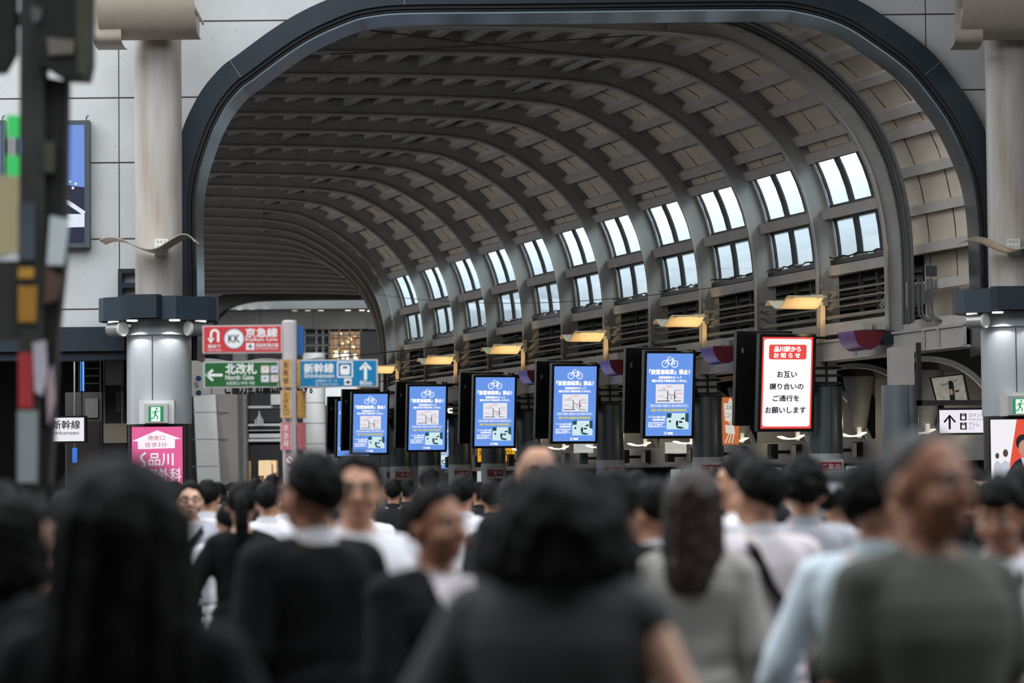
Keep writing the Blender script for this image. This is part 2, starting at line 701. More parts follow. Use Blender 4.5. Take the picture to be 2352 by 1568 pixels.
KEND = 24
STN = [43.1] + [Yk(k) for k in range(KEND + 2)]
STN_R = [Y for Y in STN if Y < 93]
ceil = MB()
shell_strip(ceil, -SMAX, -SMAX + 0.25, WEB, STN, 2)
shell_strip(ceil, -S_A0 + 0.35, S_A0, WEB, STN, 40)
shell_strip(ceil, S_A1, S_B0, WEB, STN, 2)
shell_strip(ceil, S_B1 - 0.0, SMAX, WEB + 0.25, STN, 3)
# solid roof between the portal and the first rib, and beyond the bend, where there are no windows
shell_strip(ceil, S_A0, S_B1, WEB, [43.1, Yk(0)], 6)
shell_strip(ceil, S_A0, S_B1, WEB, [Yk(12), Yk(13), Yk(14), Yk(15), Yk(16), Yk(18), Yk(20), Yk(22), Yk(25)], 6)
ceiling = structure(ceil.build('ceiling', M_roof), 'beige boarded roof of the vaulted hall')

# seams of the roof boards: thin dark battens
bt = MB()
for k in range(-1, 13):
    for fr in (0.36, 0.7):
        Ya = Yk(k) + DY * fr
        if k == -1 and fr < 0.3:
            continue
        shell_strip(bt, -2.5, S_A0, WEB - 0.006, [Ya, Ya + 0.018], 30, 0.006)
for k in range(-1, 0):
    for fr in (0.36, 0.7):
        Ya = Yk(k) + DY * fr
        shell_strip(bt, S_A0, SMAX, WEB - 0.006, [Ya, Ya + 0.018], 8, 0.006)
bt.build('board_seam', M_dark, ceiling)

# purlins under the roof boards
s = S_A0 - 0.11
i = 0
S_P = []
while s > -4.2:
    S_P.append(s)
    s -= 0.30 if i == 0 else 0.565
    i += 1
for s in S_P:
    mb = MB()
    shell_strip(mb, s - 0.0, s + 0.15, WEB - 0.13, STN, 1, 0.125)
    mb.build('purlin', M_purlin, ceiling)
for s in (S_A1 + 0.005, S_B1 - 0.01):
    mb = MB()
    shell_strip(mb, s, s + 0.16, WEB - 0.16, STN[1:15], 1, 0.18)
    mb.build('purlin', M_purlin, ceiling)
# beyond the windows: purlins on the blank bay beside the portal
for s in [S_A0 + 0.45 + 0.56 * i for i in range(6)]:
    mb = MB()
    shell_strip(mb, s, s + 0.14, WEB - 0.13, [43.1, Yk(0) - 0.1], 1, 0.125)
    mb.build('purlin', M_purlin, ceiling)

# deep tie beams between the ribs
for s in (-4.85, -2.4, 0.0, 2.4, 4.86):
    mb = MB()
    shell_strip(mb, s - 0.012, s + 0.012, 0.17, STN[1:], 1, 0.17)
    mb.build('tie_beam', M_rib, ceiling)
    mb = MB()
    shell_strip(mb, s - 0.06, s + 0.06, 0.155, STN[1:], 1, 0.02)
    mb.build('tie_beam_flange', M_ribf, ceiling)

# ------------------------------------------------------------------ ribs
PR = PROF
for k in range(KEND + 1):
    Y = Yk(k)
    dx = ax(Y)
    P = [(u + dx, z) for u, z in PR]
    nm = 'far behind the bend of the hall' if k > 12 else 'counted from the dark portal arch'
    r = thing('arched_roof_rib', 'arched grey steel roof rib, %s %s' % (ordinal(k + 1), nm), 'roof rib', (0, Y, 0), group='arched ribs of the hall')
    MB().band(P, PNRM, 0.03, WEB, -0.014, 0.014).build('web', M_rib, r, smooth=True)
    MB().band(P, PNRM, 0.0, 0.032, -0.12, 0.12).build('inner_flange', M_ribf, r, smooth=True)
    MB().band(P, PNRM, WEB - 0.03, WEB, -0.10, 0.10).build('outer_flange', M_rib, r, smooth=True)
    if k in (0,):
        st = MB()
        for s in (-4.85, -2.4, 0.0, 2.4, 4.86):
            u, z = on_shell(s, 0.0)
            st.box(u + dx - 0.01, u + dx + 0.01, -0.11, 0.11, z + 0.03, z + 0.33)
        st.build('stiffener', M_rib, r)

# ------------------------------------------------------------------ windows of the right-hand side
wn = 0
for k in range(12):
    for row, (sa, sb) in (('upper', (S_A0 + 0.04, S_A1)), ('lower', (S_B0, S_B1))):
        wn += 1
        ya, yb = Yk(k) + 0.02, Yk(k + 1) - 0.02
        fr = MB()
        w = 0.035
        shell_strip(fr, sa, sa + w, WEB - 0.01, [ya, yb], 1, 0.05)
        shell_strip(fr, sb - w, sb, WEB - 0.01, [ya, yb], 1, 0.05)
        o = structure(fr.build('window_%d' % wn, M_mull), 'window of the %s row in the %s bay behind the portal' % (row, ordinal(k + 1)))
        for q, fy in enumerate((0.01, 0.30, 0.63, 0.955)):
            y1 = ya + (yb - ya) * fy
            mm = MB()
            shell_strip(mm, sa, sb, WEB - 0.01, [y1, y1 + 0.07], 3, 0.035)
            if 0 < q < 3:
                shell_strip(mm, sa, sb, WEB - 0.01, [y1 + 0.10, y1 + 0.17], 3, 0.035)
            mm.build('mullion', M_mull, o)
        gp = MB()
        shell_strip(gp, sa, sb, WEB + 0.02, [ya, yb], 4, 0.008)
        gp.build('pane', M_pane, o)

# building across the street, seen softly through the glass
M_fac = mat('facade_tile', (216, 222, 224), 0.7, noise=0.04)
fz = MB()
for j in range(26):
    z = 0.2 + j * 0.36
    fz.box(-0.3, 0.3, -9, 9, z, z + 0.2)
fz.box(-0.02, 3, -9, 9, 0, 9.6)
o = fz.build('facade_outside', M_fac)
o.location = (28.5 + ax(56), 56, 0)
o.rotation_euler = (0, 0, PH)
tag(o, 'pale louvred facade across the street behind the windows', 'building')

# ------------------------------------------------------------------ side below the windows: louvres, pipes, duct, beam
lv = MB()
STB = STN[1:14]
z = 3.95
while z < 4.86:
    s = s_at_z(z, 0.4)
    shell_strip(lv, s, s + 0.045, WEB + 0.12, STB, 1, 0.10)
    z += 0.085
louver = structure(lv.build('wall_louver', M_louver), 'dark louvre band below the right-hand windows')
bk = MB()
shell_strip(bk, S_B1, SMAX, WEB + 0.24, STN[1:15], 3, 0.03)
shell_strip(bk, S_B1 - 0.02, S_B1 + 0.03, WEB + 0.0, STN[0:15], 1, 0.3)
bk.build('backing', M_dark, louver)
lp = MB()
for k in range(13):
    for fr in (0.25, 0.5, 0.75):
        Ya = Yk(k) + DY * fr
        if k < 12:
            shell_strip(lp, S_B1 + 0.16, SMAX, WEB + 0.08, [Ya, Ya + 0.05], 3, 0.06)
lp.build('louver_post', M_louver, louver)
for n, z, off, rr, m in (('topmost', 4.62, 0.10, 0.018, M_pipe), ('second', 4.49, 0.10, 0.018, M_pipe), ('third', 4.36, 0.10, 0.018, M_pipe), ('thickest and lowest', 4.20, 0.10, 0.036, M_pipe)):
    u, zz = on_shell(s_at_z(z, off), off)
    mb = MB().tube([(u + ax(Y), Y, zz) for Y in STB], rr, 10)
    tag(mb.build('sprinkler_pipe', m, smooth=True), 'long thin pipe below the windows, %s of the four' % n, 'pipe', 'pipes below the windows')
u, zz = on_shell(s_at_z(4.0, 0.1), 0.1)
du = MB()
shell_strip(du, s_at_z(4.10, 0.1), s_at_z(3.92, 0.1), 0.02, STB, 1, 0.16)
tag(du.build('cable_duct', M_duct), 'pale rectangular cable duct running along the foot of the louvre band', 'duct')
# cable tray with loose cables on the window sill
for k in range(11):
    t = thing('sill_cable_tray', 'dark cable tray with loose lamps on the sill, %s bay from the portal' % ordinal(k + 1), 'cable tray', (0, 0, 0), group='cable trays on the window sills')
    tb = MB()
    ya, yb = Yk(k) + 0.12, Yk(k + 1) - 0.14
    shell_strip(tb, S_B1 - 0.09, S_B1 - 0.02, WEB - 0.17, [ya, yb], 1, 0.14)
    tb.build('tray', M_black, t)
    rnd = random.Random(k)
    for q in range(3):
        y1 = ya + (yb - ya) * (0.15 + 0.33 * q) + rnd.uniform(-0.1, 0.1)
        l = MB()
        shell_strip(l, S_B1 - 0.14, S_B1 - 0.09, WEB - 0.15, [y1, y1 + 0.34], 1, 0.10)
        l.build('lamp', M_pipe, t)
    cb = MB()
    pts = []
    for i in range(14):
        y1 = ya + (yb - ya) * i / 13
        u, z = on_shell(S_B1 - 0.09 - rnd.uniform(0, 0.06), WEB - 0.18)
        pts.append((u + ax(y1), y1, z))
    cb.tube(pts, 0.012, 5)
    cb.build('cable', M_black, t)

bm_ = MB()
UB = 19.30
for (a, b, z0, z1) in ((UB - 0.02, UB + 0.5, 3.80, 3.84), (UB + 0.02, UB + 0.06, 3.52, 3.82), (UB - 0.02, UB + 0.4, 3.50, 3.53)):
    vs, fs = [], []
    for Y in STN[:15]:
        vs += [(a + ax(Y), Y, z0), (b + ax(Y), Y, z0), (b + ax(Y), Y, z1), (a + ax(Y), Y, z1)]
    n = len(STN[:15])
    for i in range(n - 1):
        for q in range(4):
            fs.append((4 * i + q, 4 * i + (q + 1) % 4, 4 * i + 4 + (q + 1) % 4, 4 * i + 4 + q))
    fs += [(0, 3, 2, 1), (4 * n - 4, 4 * n - 3, 4 * n - 2, 4 * n - 1)]
    bm_.add(vs, fs)
beam = structure(bm_.build('wall_beam', M_ribf), 'long grey steel beam along the heads of the hall columns')
sf = MB()
for Y in (43.9, 44.4, 46.9, 48.8, 51.4, 54.1, 56.8):
    sf.box(UB + ax(Y) - 0.02, UB + ax(Y) + 0.02, Y - 0.04, Y + 0.04, 3.53, 3.80)
sf.build('stiffener', M_ribf, beam)

# ------------------------------------------------------------------ closing walls out of sight
M_conc = mat('concourse_grey', (52, 50, 49), 0.8, noise=0.06)
structure(MB().box(-34, 30, -6, 1.0, 13.0, 13.3).build('ceiling_concourse', M_conc))
structure(MB().box(-0.5, 30, 25, 42.05, 12.0, 12.3).build('ceiling_right', M_conc))
structure(MB().box(-34, 30, -6.3, -6, 0, 13.3).build('wall_back', M_conc))
structure(MB().box(-34.3, -34, -6, 42, 0, 13.3).build('wall_concourse_left', M_conc))
structure(MB().box(30, 30.3, -6, 42, 0, 13.3).build('wall_concourse_right', M_conc))
structure(MB().box(7.7, 13, YW + 0.06, YW + 0.5, 0, 3.45).box(13, 30, YW + 0.06, YW + 0.5, 0, 12).build('wall_portal_right', M_wall))
structure(MB().box(-34, -16, YW + 0.06, YW + 0.5, 0, 12).build('wall_portal_left', M_wall))

vs, fs = [], []
for Y in STN:
    vs += [(UC - 8.5 + ax(Y), Y, 0), (UC - 8.5 + ax(Y), Y, 4.95)]
for i in range(len(STN) - 1):
    fs.append((2 * i, 2 * i + 1, 2 * i + 3, 2 * i + 2))
structure(MB().add(vs, fs).build('wall_left', M_grey))

# ------------------------------------------------------------------ portal columns
M_slate2 = mat('slate_cap_steel', (50, 62, 72), 0.42, spec=0.35, noise=0.05)
M_disc = glow('downlight_disc', (255, 252, 245), 2.2)
M_beige = mat('reflector_enamel', (186, 174, 158), 0.6, noise=0.05)
M_steel = mat('brushed_steel', (168, 168, 166), 0.35, metal=0.6, noise=0.05)
YC = 41.2
ZC1, ZC0 = at(361, 686, YC).z, at(361, 739, YC).z
ZL = at(361, 771, YC).z


def spot(name, loc, target, power, angle, color=(1, 1, 1), blend=0.5, r=0.04):
    d = bpy.data.lights.new(name, 'SPOT')
    d.energy, d.color, d.spot_size, d.spot_blend, d.shadow_soft_size = power, color, R(angle), blend, r
    o = bpy.data.objects.new(name, d)
    o.location = loc
    o.rotation_euler = (Vector(target) - Vector(loc)).to_track_quat('-Z', 'Y').to_euler()
    COL.objects.link(o)
    return o


def portal_column(pxc, side):
    c = at(pxc, 700, YC)
    t = thing('portal_column', 'round concrete column with a slate cap ring beside the %s' % side, 'column', (c.x, YC, 0))
    t['kind'] = 'structure'
    zt = 9.5
    sh = MB().cyl((0, 0, ZC1 - 0.05), (0, 0, zt), 0.325, 0.325, 40)
    sh.build('shaft', M_shaft, t, smooth=True)
    # cap ring: a flat drum with straight facets and a raised wedge at the front
    pts = [(0.83 * math.cos(a), 0.72 * math.sin(a)) for a in [R(q) for q in (-168, -150, -112, -68, -30, -12, 12, 45, 90, 135, 168)]]
    cap = MB().vprism(pts, ZC0, ZC1)
    cap.build('cap_ring', M_slate2, t)
    MB().vprism([(-0.42, -0.70), (-0.34, -0.79), (0.06, -0.80), (0.12, -0.70)], ZC0 + 0.02, ZC1 + 0.015).build('cap_plate', M_slate, t)
    ring = [(-0.60, -0.22), (-0.30, -0.56), (0.28, -0.57), (0.60, -0.22)]
    dl = MB()
    for x, y in ring:
        dl.cyl((x, y, ZC0 - 0.004), (x, y, ZC0 - 0.02), 0.075, 0.075, 20)
        spot('column_downlight', (c.x + x, YC + y, ZC0 - 0.03), (c.x + x * 0.8, YC + y * 0.8, ZC0 - 1.0), 18, 105, (0.96, 0.97, 1.0), 0.6, 0.02)
    dl.build('downlight', M_disc, t)
    MB().lathe([(0.36, ZC0 + 0.01), (0.40, ZL + 0.1), (0.45, ZL + 0.03), (0.50, ZL), (0.44, ZL - 0.02)], 40).build('collar', M_clad, t, smooth=True)
    cl = MB().cyl((0, 0, 2.45), (0, 0, ZL - 0.01), 0.445, 0.445, 48)
    cl.build('cladding', M_clad, t, smooth=True)
    MB().box(-0.045, -0.035, -0.449, -0.44, 2.45, ZL - 0.02).build('cladding_seam', M_dark, t)
    MB().cyl((0, 0, 0), (0, 0, 2.45), 0.43, 0.43, 40).build('base_cladding', mat('bronze_panel', (62, 58, 54), 0.4, metal=0.4, noise=0.1), t, smooth=True)
    # paired loudspeakers
    sp = MB()
    for sx in (-1, 1):
        s = thing('loudspeaker', 'white barrel loudspeaker under the cap, %s side of column by %s' % ('left' if sx < 0 else 'right', side), 'loudspeaker', (c.x + sx * 0.55, YC - 0.32, ZC0 - 0.115), R(sx * 40), group='barrel loudspeakers')
        MB().cyl((-0.12 * sx * 1, 0, 0), (0.11 * sx * 1, 0, 0), 0.10, 0.10, 24).cyl((0.11 * sx, 0, 0), (0.14 * sx, 0, 0), 0.10, 0.06, 24).build('barrel', M_steel, s, smooth=True)
        MB().cyl((-0.12 * sx, 0, 0), (-0.15 * sx, 0, 0), 0.104, 0.098, 24).build('disc_face', M_white, s, smooth=True)
        MB().box(-0.02 - 0.1 * sx, 0.02 - 0.1 * sx, -0.02, 0.02, 0.05, 0.135).build('bracket', M_white, s)
    # gull-wing lamp
    q = at(pxc + 4, 560, YC - 0.45)
    w = thing('wing_lamp', 'pale gull-wing reflector lamp on the column beside the %s' % side, 'lamp', (q.x, YC - 0.33, q.z), group='gull-wing lamps on the portal columns')
    kx = 40.9 / FPX
    sx = -1 if side.startswith('right') else 1
    prof = [((px - 365) * kx * (1 if sx > 0 else 1), -(py - 560) * kx) for px, py in ((238, 560), (250, 555), (265, 553), (290, 558), (315, 570), (335, 578), (352, 581), (372, 577), (392, 565), (410, 554), (424, 548), (437, 549), (446, 555), (453, 565))]
    prof = spline(prof, 3)
    MB().band(prof, normals(prof), 0, 0.012, -0.75, -0.05).build('reflector', M_beige, w, smooth=True)
    pl = MB().box(-0.09, 0.09, -0.06, 0.01, -0.15, 0.075)
    pl.build('bracket_plate', M_white, w)
    bo = MB()
    for bx in (-0.05, 0, 0.05):
        for bz in (-0.03, 0.04):
            bo.cyl((bx, -0.06, bz), (bx, -0.075, bz), 0.012, 0.012, 8)
    bo.build('bolt', M_steel, w)
    # upper twin reflector
    q = at(pxc - 8, 60, YC - 0.6)
    u = thing('twin_reflector_lamp', 'large beige folded reflector lamp high on the column beside the %s' % side, 'lamp', (q.x, YC - 0.33, q.z), group='folded reflector lamps')
    for j, (x0, x1, z0) in enumerate(((-0.72, 0.60, -0.17), (-0.80, -0.42, -0.30))):
        sec = spline([(-0.95 + 0.2 * j, z0 + 0.62), (-0.86 + 0.2 * j, z0 + 0.30), (-0.62, z0 + 0.05), (-0.2, z0), (0.0, z0 + 0.02)], 4)
        nrm = normals(sec)
        M = Matrix(((0, 1, 0, 0), (1, 0, 0, 0), (0, 0, 1, 0), (0, 0, 0, 1)))
        b = MB().band(sec, nrm, 0, 0.014, x0, x1)
        b.v = [tuple(M @ Vector(p)) for p in b.v]
        b.build('reflector', M_beige, u, smooth=True)
    g = MB()
    for gx in (-0.72, 0.42, 0.585):
        g.add([(gx, -0.86, 0.16), (gx, -0.6, -0.12), (gx, -0.1, -0.15), (gx, -0.1, 0.2)], [(0, 1, 2, 3)])
    g.build('gusset', M_beige, u)
    MB().box(-0.3, 0.25, -0.12, 0.02, -0.12, 0.5).build('mount', M_beige, u)
    MB().tube([(0.42, -0.9, 0.5), (0.68, -0.5, -0.02)], 0.018, 8).tube([(0.30, -0.9, 0.42), (0.6, -0.5, 0.10)], 0.014, 8).build('stay_rod', M_beige, u)
    spot('wing_uplight', (c.x - 0.5, YC - 0.9, ZC1 + 0.05), (c.x - 0.1, YC - 0.5, 6), 6, 80, (1, 0.9, 0.75), 0.6, 0.08)
    return t


col_l = portal_column(365, 'left end of the arch')
col_r = portal_column(2326, 'right end of the arch')

# ------------------------------------------------------------------ emergency exit signs
M_exit = glow('exit_green', (20, 150, 92), 0.9)
M_exitw = glow('exit_white', (235, 250, 238), 1.0)


def exit_sign(cx, cy, where):
    Y = YC - 0.62
    o = at(cx, cy, Y)
    t = thing('exit_sign', 'green running-man exit sign in a pale box at the %s' % where, 'exit sign', o, group='exit signs')
    k = Y / FPX
    MB().box(-40 * k, 40 * k, 0.0, 0.2, -26 * k, 28 * k).build('back_plate', M_white, t)
    MB().box(-27 * k, 27 * k, -0.09, 0.0, -24 * k, 20 * k).build('housing', mat('exit_housing', (190, 190, 190), 0.5, noise=0.03), t)
    MB().box(-17 * k, 17 * k, -0.097, -0.09, -21 * k, 14 * k).build('green_panel', M_exit, t)
    d = MB()
    flat(d, [(-11 * k, -21 * k), (10 * k, -21 * k), (10 * k, 12 * k), (-11 * k, 12 * k)], -0.099)
    d.build('doorway', M_exitw, t)
    m = MB()
    m.add([(2 * k + 2.4 * k * math.cos(a), -0.1005, 8 * k + 2.4 * k * math.sin(a)) for a in [R(q) for q in range(0, 360, 30)]], [tuple(range(12))])
    for P, w in (([(0, 4), (-2, -5)], 4.5), ([(-1, 3), (5, 1), (7, 4)], 1.8), ([(-1, 3), (-6, 1), (-8, -3)], 1.8), ([(-2, -5), (4, -9), (3, -16)], 2.6), ([(-2, -5), (-4, -12), (-11, -15)], 2.6)):
        stroke(m, [(x * k, z * k) for x, z in P], w * k, -0.1005)
    m.build('running_figure', M_exit, t)
    return t


exit_sign(360, 947, 'left end of the arch')
exit_sign(2341, 929, 'right end of the arch')

# ------------------------------------------------------------------ pink light box on the left column
Y = YC - 0.60
o = at(361, 1075, Y)
k = Y / FPX
t = thing('pink_light_box', 'glowing pink clinic advertisement with a white up-arrow under the exit sign', 'advertisement', o)
MB().box(-62 * k, 62 * k, 0.02, 0.17, -98 * k, 97 * k).build('frame', M_black, t)
MB().box(-58 * k, 58 * k, 0.0, 0.05, -95 * k, 95 * k).build('lit_face', glow('pink_face', (232, 98, 158), 0.95), t)
w = MB()
P = lambda px, py: ((px - 361) * k, -(py - 1075) * k)
flat(w, [P(304, 1012), P(361, 988), P(416, 1008), P(402, 1009), P(402, 1029), P(317, 1031), P(317, 1013)], -0.004)
write(w, '品川', *[P(342, 0)[0], P(398, 0)[0], P(0, 1069)[1], P(0, 1041)[1]], -0.004, bold=0.004)
write(w, '美容外科', P(310, 0)[0], P(416, 0)[0], P(0, 1105)[1], P(0, 1075)[1], -0.004, bold=0.004)
stroke(w, spline([P(335, 1039), P(326, 1046), P(325, 1053), P(332, 1062), P(331, 1070), P(324, 1073)], 4), 5 * k, -0.004)
w.build('white_lettering', glow('pink_white', (255, 244, 250), 1.0), t)
w = MB()
write(w, '港南口', P(339, 0)[0], P(379, 0)[0], P(0, 1011)[1], P(0, 1000)[1], -0.006)
write(w, '徒歩3分', P(333, 0)[0], P(384, 0)[0], P(0, 1027)[1], P(0, 1015)[1], -0.006)
w.build('pink_lettering', glow('pink_ink', (190, 70, 120), 0.7), t)

# ------------------------------------------------------------------ wall displays and the bracket on the left of the wall
M_skyb = glow('night_sky_picture', (112, 146, 226), 0.95)
M_navy = glow('navy_picture', (14, 24, 58), 0.8)
M_pale = glow('pale_picture', (228, 236, 250), 0.95)
M_frame = mat('display_frame', (70, 80, 84), 0.45, noise=0.03)
for (x0, x1, where, var) in ((36, 206, 'nearer the left column', 0), (-158, 13, 'at the edge of the picture', 1)):
    Y = YW - 0.12
    cx, cy = (x0 + x1) / 2, 423
    o = at(cx, cy, Y)
    k = Y / FPX
    t = thing('wall_display', 'tall lit advertising display on the concrete wall, %s' % where, 'display', o, group='tall wall displays')
    hw, hh = (x1 - x0) / 2 * k, 147 * k
    MB().box(-hw, hw, -0.03, 0.16, -hh, hh).build('frame', M_frame, t)
    hw2, hh2 = hw - 11 * k, hh - 11 * k
    MB().box(-hw2, hw2, -0.034, 0.0, -hh2, hh2).build('screen', M_skyb, t)
    a = MB()
    flat(a, [(-hw2, -hh2), (hw2, -hh2), (hw2, -0.05 - 0.0), (0.2, -0.02), (-hw2, -0.10)], -0.037)
    a.build('dark_landscape', M_navy, t)
    a = MB()
    flat(a, [(-hw2, -hh2 + 0.42), (hw2, -hh2 + 0.40), (hw2, -hh2 + 0.22), (-hw2, -hh2 + 0.2)], -0.040)
    stroke(a, spline([(-0.2, -0.18), (0.1, -0.2), (hw2, -0.42)], 6), 0.06, -0.040)
    for q in ((0.25, 0.03), (0.29, -0.06), (0.33, 0.0)):
        a.add([(q[0] + 0.02 * math.cos(R(b)), -0.040, q[1] + 0.02 * math.sin(R(b))) for b in range(0, 360, 40)], [tuple(range(9))])
    a.build('light_strip', M_pale, t)
    h = MB()
    for hx in (-0.3, 0.1, hw - 0.05):
        h.tube([(hx, 0.05, hh), (hx, 0.05, hh + 0.05), (hx + 0.02, 0.1, hh + 0.08)], 0.01, 6)
    h.build('hanger', M_frame, t)

o = at(293, 650, YW - 0.02)
k = YW / FPX
t = MB().box(-20 * k, -10 * k, -0.1, 0.07, -34 * k, 32 * k).box(-10 * k, 24 * k, -0.1, 0.07, 22 * k, 32 * k).box(-10 * k, 24 * k, -0.1, 0.07, -12 * k, 0 * k).box(-10 * k, 24 * k, -0.1, 0.07, -34 * k, -28 * k)
tag(t.build('ladder_bracket', M_slate, loc=o), 'slate steel ladder-shaped bracket on the wall behind the left column', 'bracket')

# ------------------------------------------------------------------ dim shop passage to the left of the column
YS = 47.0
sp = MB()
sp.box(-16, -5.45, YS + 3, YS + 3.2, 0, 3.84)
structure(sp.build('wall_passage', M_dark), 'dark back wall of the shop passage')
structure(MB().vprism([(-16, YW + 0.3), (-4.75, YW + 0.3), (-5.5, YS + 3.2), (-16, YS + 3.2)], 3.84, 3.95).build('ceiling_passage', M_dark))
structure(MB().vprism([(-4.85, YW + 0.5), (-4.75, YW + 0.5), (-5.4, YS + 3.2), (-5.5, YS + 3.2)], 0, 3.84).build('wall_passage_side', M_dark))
kS = 44.0 / FPX


def pbox(name, lab, cat, px0, px1, py0, py1, Y, depth, m, **kw):
    a, b = at(px0, py1, Y), at(px1, py0, Y)
    o = MB().box(-(b.x - a.x) / 2, (b.x - a.x) / 2, 0, depth, 0, b.z - a.z).build(name, m)
    o.location = ((a.x + b.x) / 2, Y, a.z)
    tag(o, lab, cat, **kw)
    return o


M_kiosk = mat('kiosk_panel', (74, 76, 80), 0.4, noise=0.08)
M_kiosk2 = mat('kiosk_dark_panel', (48, 45, 46), 0.45, noise=0.08)
M_blueglow = glow('blue_light', (84, 156, 255), 1.2)
for (px0, px1, py0, py1, Yb, m, lab) in ((150, 234, 900, 1120, 46.5, M_kiosk, 'low grey machine cabinet at the left in the dim passage'), (236, 292, 884, 1120, 44.2, M_kiosk2, 'dark tall cabinet just left of the clad column')):
    a, b = at(px0, py1, Yb), at(px1, py0, Yb)
    t = thing('vending_cabinet', lab, 'cabinet', ((a.x + b.x) / 2, Yb, 0), group='cabinets in the passage')
    hw = (b.x - a.x) / 2
    MB().box(-hw, hw, 0, 0.7, 0, b.z).build('body', m, t)
    MB().box(-hw * 0.9, hw * 0.9, -0.02, 0, 0.15, b.z - 0.45).build('door', M_kiosk2, t)
    MB().box(hw * 0.1, hw * 0.8, -0.03, 0, b.z - 0.40, b.z - 0.1).build('notice', M_grey, t)
o = pbox('beige_cover_box', 'translucent beige cover box beside the clad column', 'box', 238, 291, 972, 1017, 43.2, 0.4, mat('beige_cover', (150, 138, 120), 0.35, noise=0.1))
o.location.z = at(238, 1017, 43.2).z
# pendant rods that hold it
for n, px in enumerate((240, 281)):
    a, b = at(px, 972, 43.4), at(px, 764, 43.4)
    tag(MB().cyl((0, 0, 0), (0, 0, b.z - a.z), 0.012, 0.012, 8).build('hanging_rod', M_grey, loc=a), 'thin hanging rod above the %s end of the beige cover box' % ('left', 'right')[n], 'rod', group='hanging rods')
def hang(o, ztop, m=None):
    h = max(v.co.z for v in o.data.vertices)
    q = MB().cyl((0, 0.03, h), (0, 0.03, ztop - o.location.z), 0.012, 0.012, 8).build('hanger', m or M_grey, o)
    return q


o = pbox('blue_light_panel', 'tall blue glowing light panel high in the dark passage', 'light panel', 185, 192, 824, 898, 45.5, 0.06, M_blueglow)
hang(o, 3.84)
o = pbox('blue_ticket_screen', 'small blue screen low in the dark passage', 'screen', 166, 176, 1028, 1062, 45.5, 0.06, glow('ticket_blue', (60, 120, 220), 0.9))
hang(o, 3.84)
o = pbox('amber_shop_lamp', 'small amber lamp glowing in the dark passage', 'lamp', 166, 173, 920, 940, 47.5, 0.1, glow('amber_lamp', (255, 176, 84), 1.1))
hang(o, 3.84)
sh = thing('rack_shelves', 'metal rack shelves behind the blue light panel', 'shelves', at(214, 890, 48.3))
for x0_, x1_ in ((-0.24, -0.21), (0.10, 0.13), (0.2, 0.5)):
    MB().box(x0_, x1_, 0, 0.5, -at(214, 890, 48.3).z, 0.5).build('post', M_kiosk, sh)
for q in range(4):
    MB().box(-0.22, 0.12, 0, 0.45, 0.06 + q * 0.12, 0.08 + q * 0.12).build('shelf', M_grey, sh)
# hanging white direction sign, partly hidden by the mast in front
Y = 43.6
o = at(148, 985, Y)
k = Y / FPX
t = thing('passage_sign', 'white lit bullet train direction sign hung low at the far left', 'sign', o)
MB().box(-52 * k, 50 * k, 0, 0.12, -32 * k, 30 * k).build('housing', M_black, t)
MB().box(-47 * k, 45 * k, -0.006, 0, -28 * k, 26 * k).build('lit_face', glow('sign_white', (240, 238, 246), 0.95), t)
w = MB()
write(w, '新幹線', -28 * k, 36 * k, 0 * k, 20 * k, -0.009, bold=0.002)
write(w, 'Shinkansen', -38 * k, 33 * k, -13 * k, -4 * k, -0.009)
w.build('lettering', M_black, t)
for hx in (-39, 39):
    MB().box((hx - 1) * k, (hx + 1) * k, 0.04, 0.06, 30 * k, 3.84 - o.z).build('hanger', M_black, t)

# ------------------------------------------------------------------ sign post with direction boards
Y = 27.0
k = Y / FPX
o = at(666, 1000, Y)
o.z = 0
t = thing('direction_sign_post', 'round white metal post carrying the red, green and blue direction boards', 'sign post', o)
zt = at(666, 736, Y).z
MB().lathe([(0.12, 0), (0.12, 0.02), (0.066, 0.04), (0.066, zt - 0.01), (0.05, zt), (0.0, zt)], 28).build('post', mat('post_grey_white', (188, 180, 182), 0.45, noise=0.03), t, smooth=True)


def PL(px, py, cx, cy):
    return ((px - cx) * k, -(py - cy) * k)


def board(name, lab, x0, x1, y0, y1, bg, yy):
    cx, cy = (x0 + x1) / 2, (y0 + y1) / 2
    b = thing(name, lab, 'direction sign', at(cx, cy, Y) + Vector((0, yy, 0)))
    hw, hh = (x1 - x0) / 2 * k, (y1 - y0) / 2 * k
    MB().box(-hw, hw, -0.03, 0.03, -hh, hh).build('frame', mat('sign_frame', (205, 200, 200), 0.4, noise=0.02), b)
    MB().box(-hw + 0.012, hw - 0.012, -0.033, -0.03, -hh + 0.010, hh - 0.010).build('face', bg, b)
    return b, cx, cy


M_ink = mat('sign_white_print', (240, 238, 236), 0.5, noise=0.0)
M_inkb = mat('sign_navy_print', (40, 52, 74), 0.5, noise=0.0)
b, cx, cy = board('red_direction_board', 'red direction board with a U-turn arrow and round KK emblem', 466, 649, 747, 811, mat('sign_red', (206, 62, 66), 0.4, noise=0.02), 0.0)
w = MB()
ua = spline([PL(485, 768, cx, cy)], 1) if False else None
pts = [PL(502, 785, cx, cy), PL(502, 768, cx, cy)] + [PL(494 + 8.2 * math.cos(R(a)), 766 - 8.5 * math.sin(R(a)), cx, cy) for a in range(0, 181, 20)] + [PL(485.5, 778, cx, cy)]
stroke(w, pts, 5.5 * k, -0.036)
flat(w, [PL(477, 776, cx, cy), PL(485, 788, cx, cy), PL(494, 776, cx, cy)], -0.036)
write(w, '京急線', PL(565, 0, cx, cy)[0], PL(638, 0, cx, cy)[0], PL(0, 775, cx, cy)[1], PL(0, 754, cx, cy)[1], -0.036, bold=0.003)
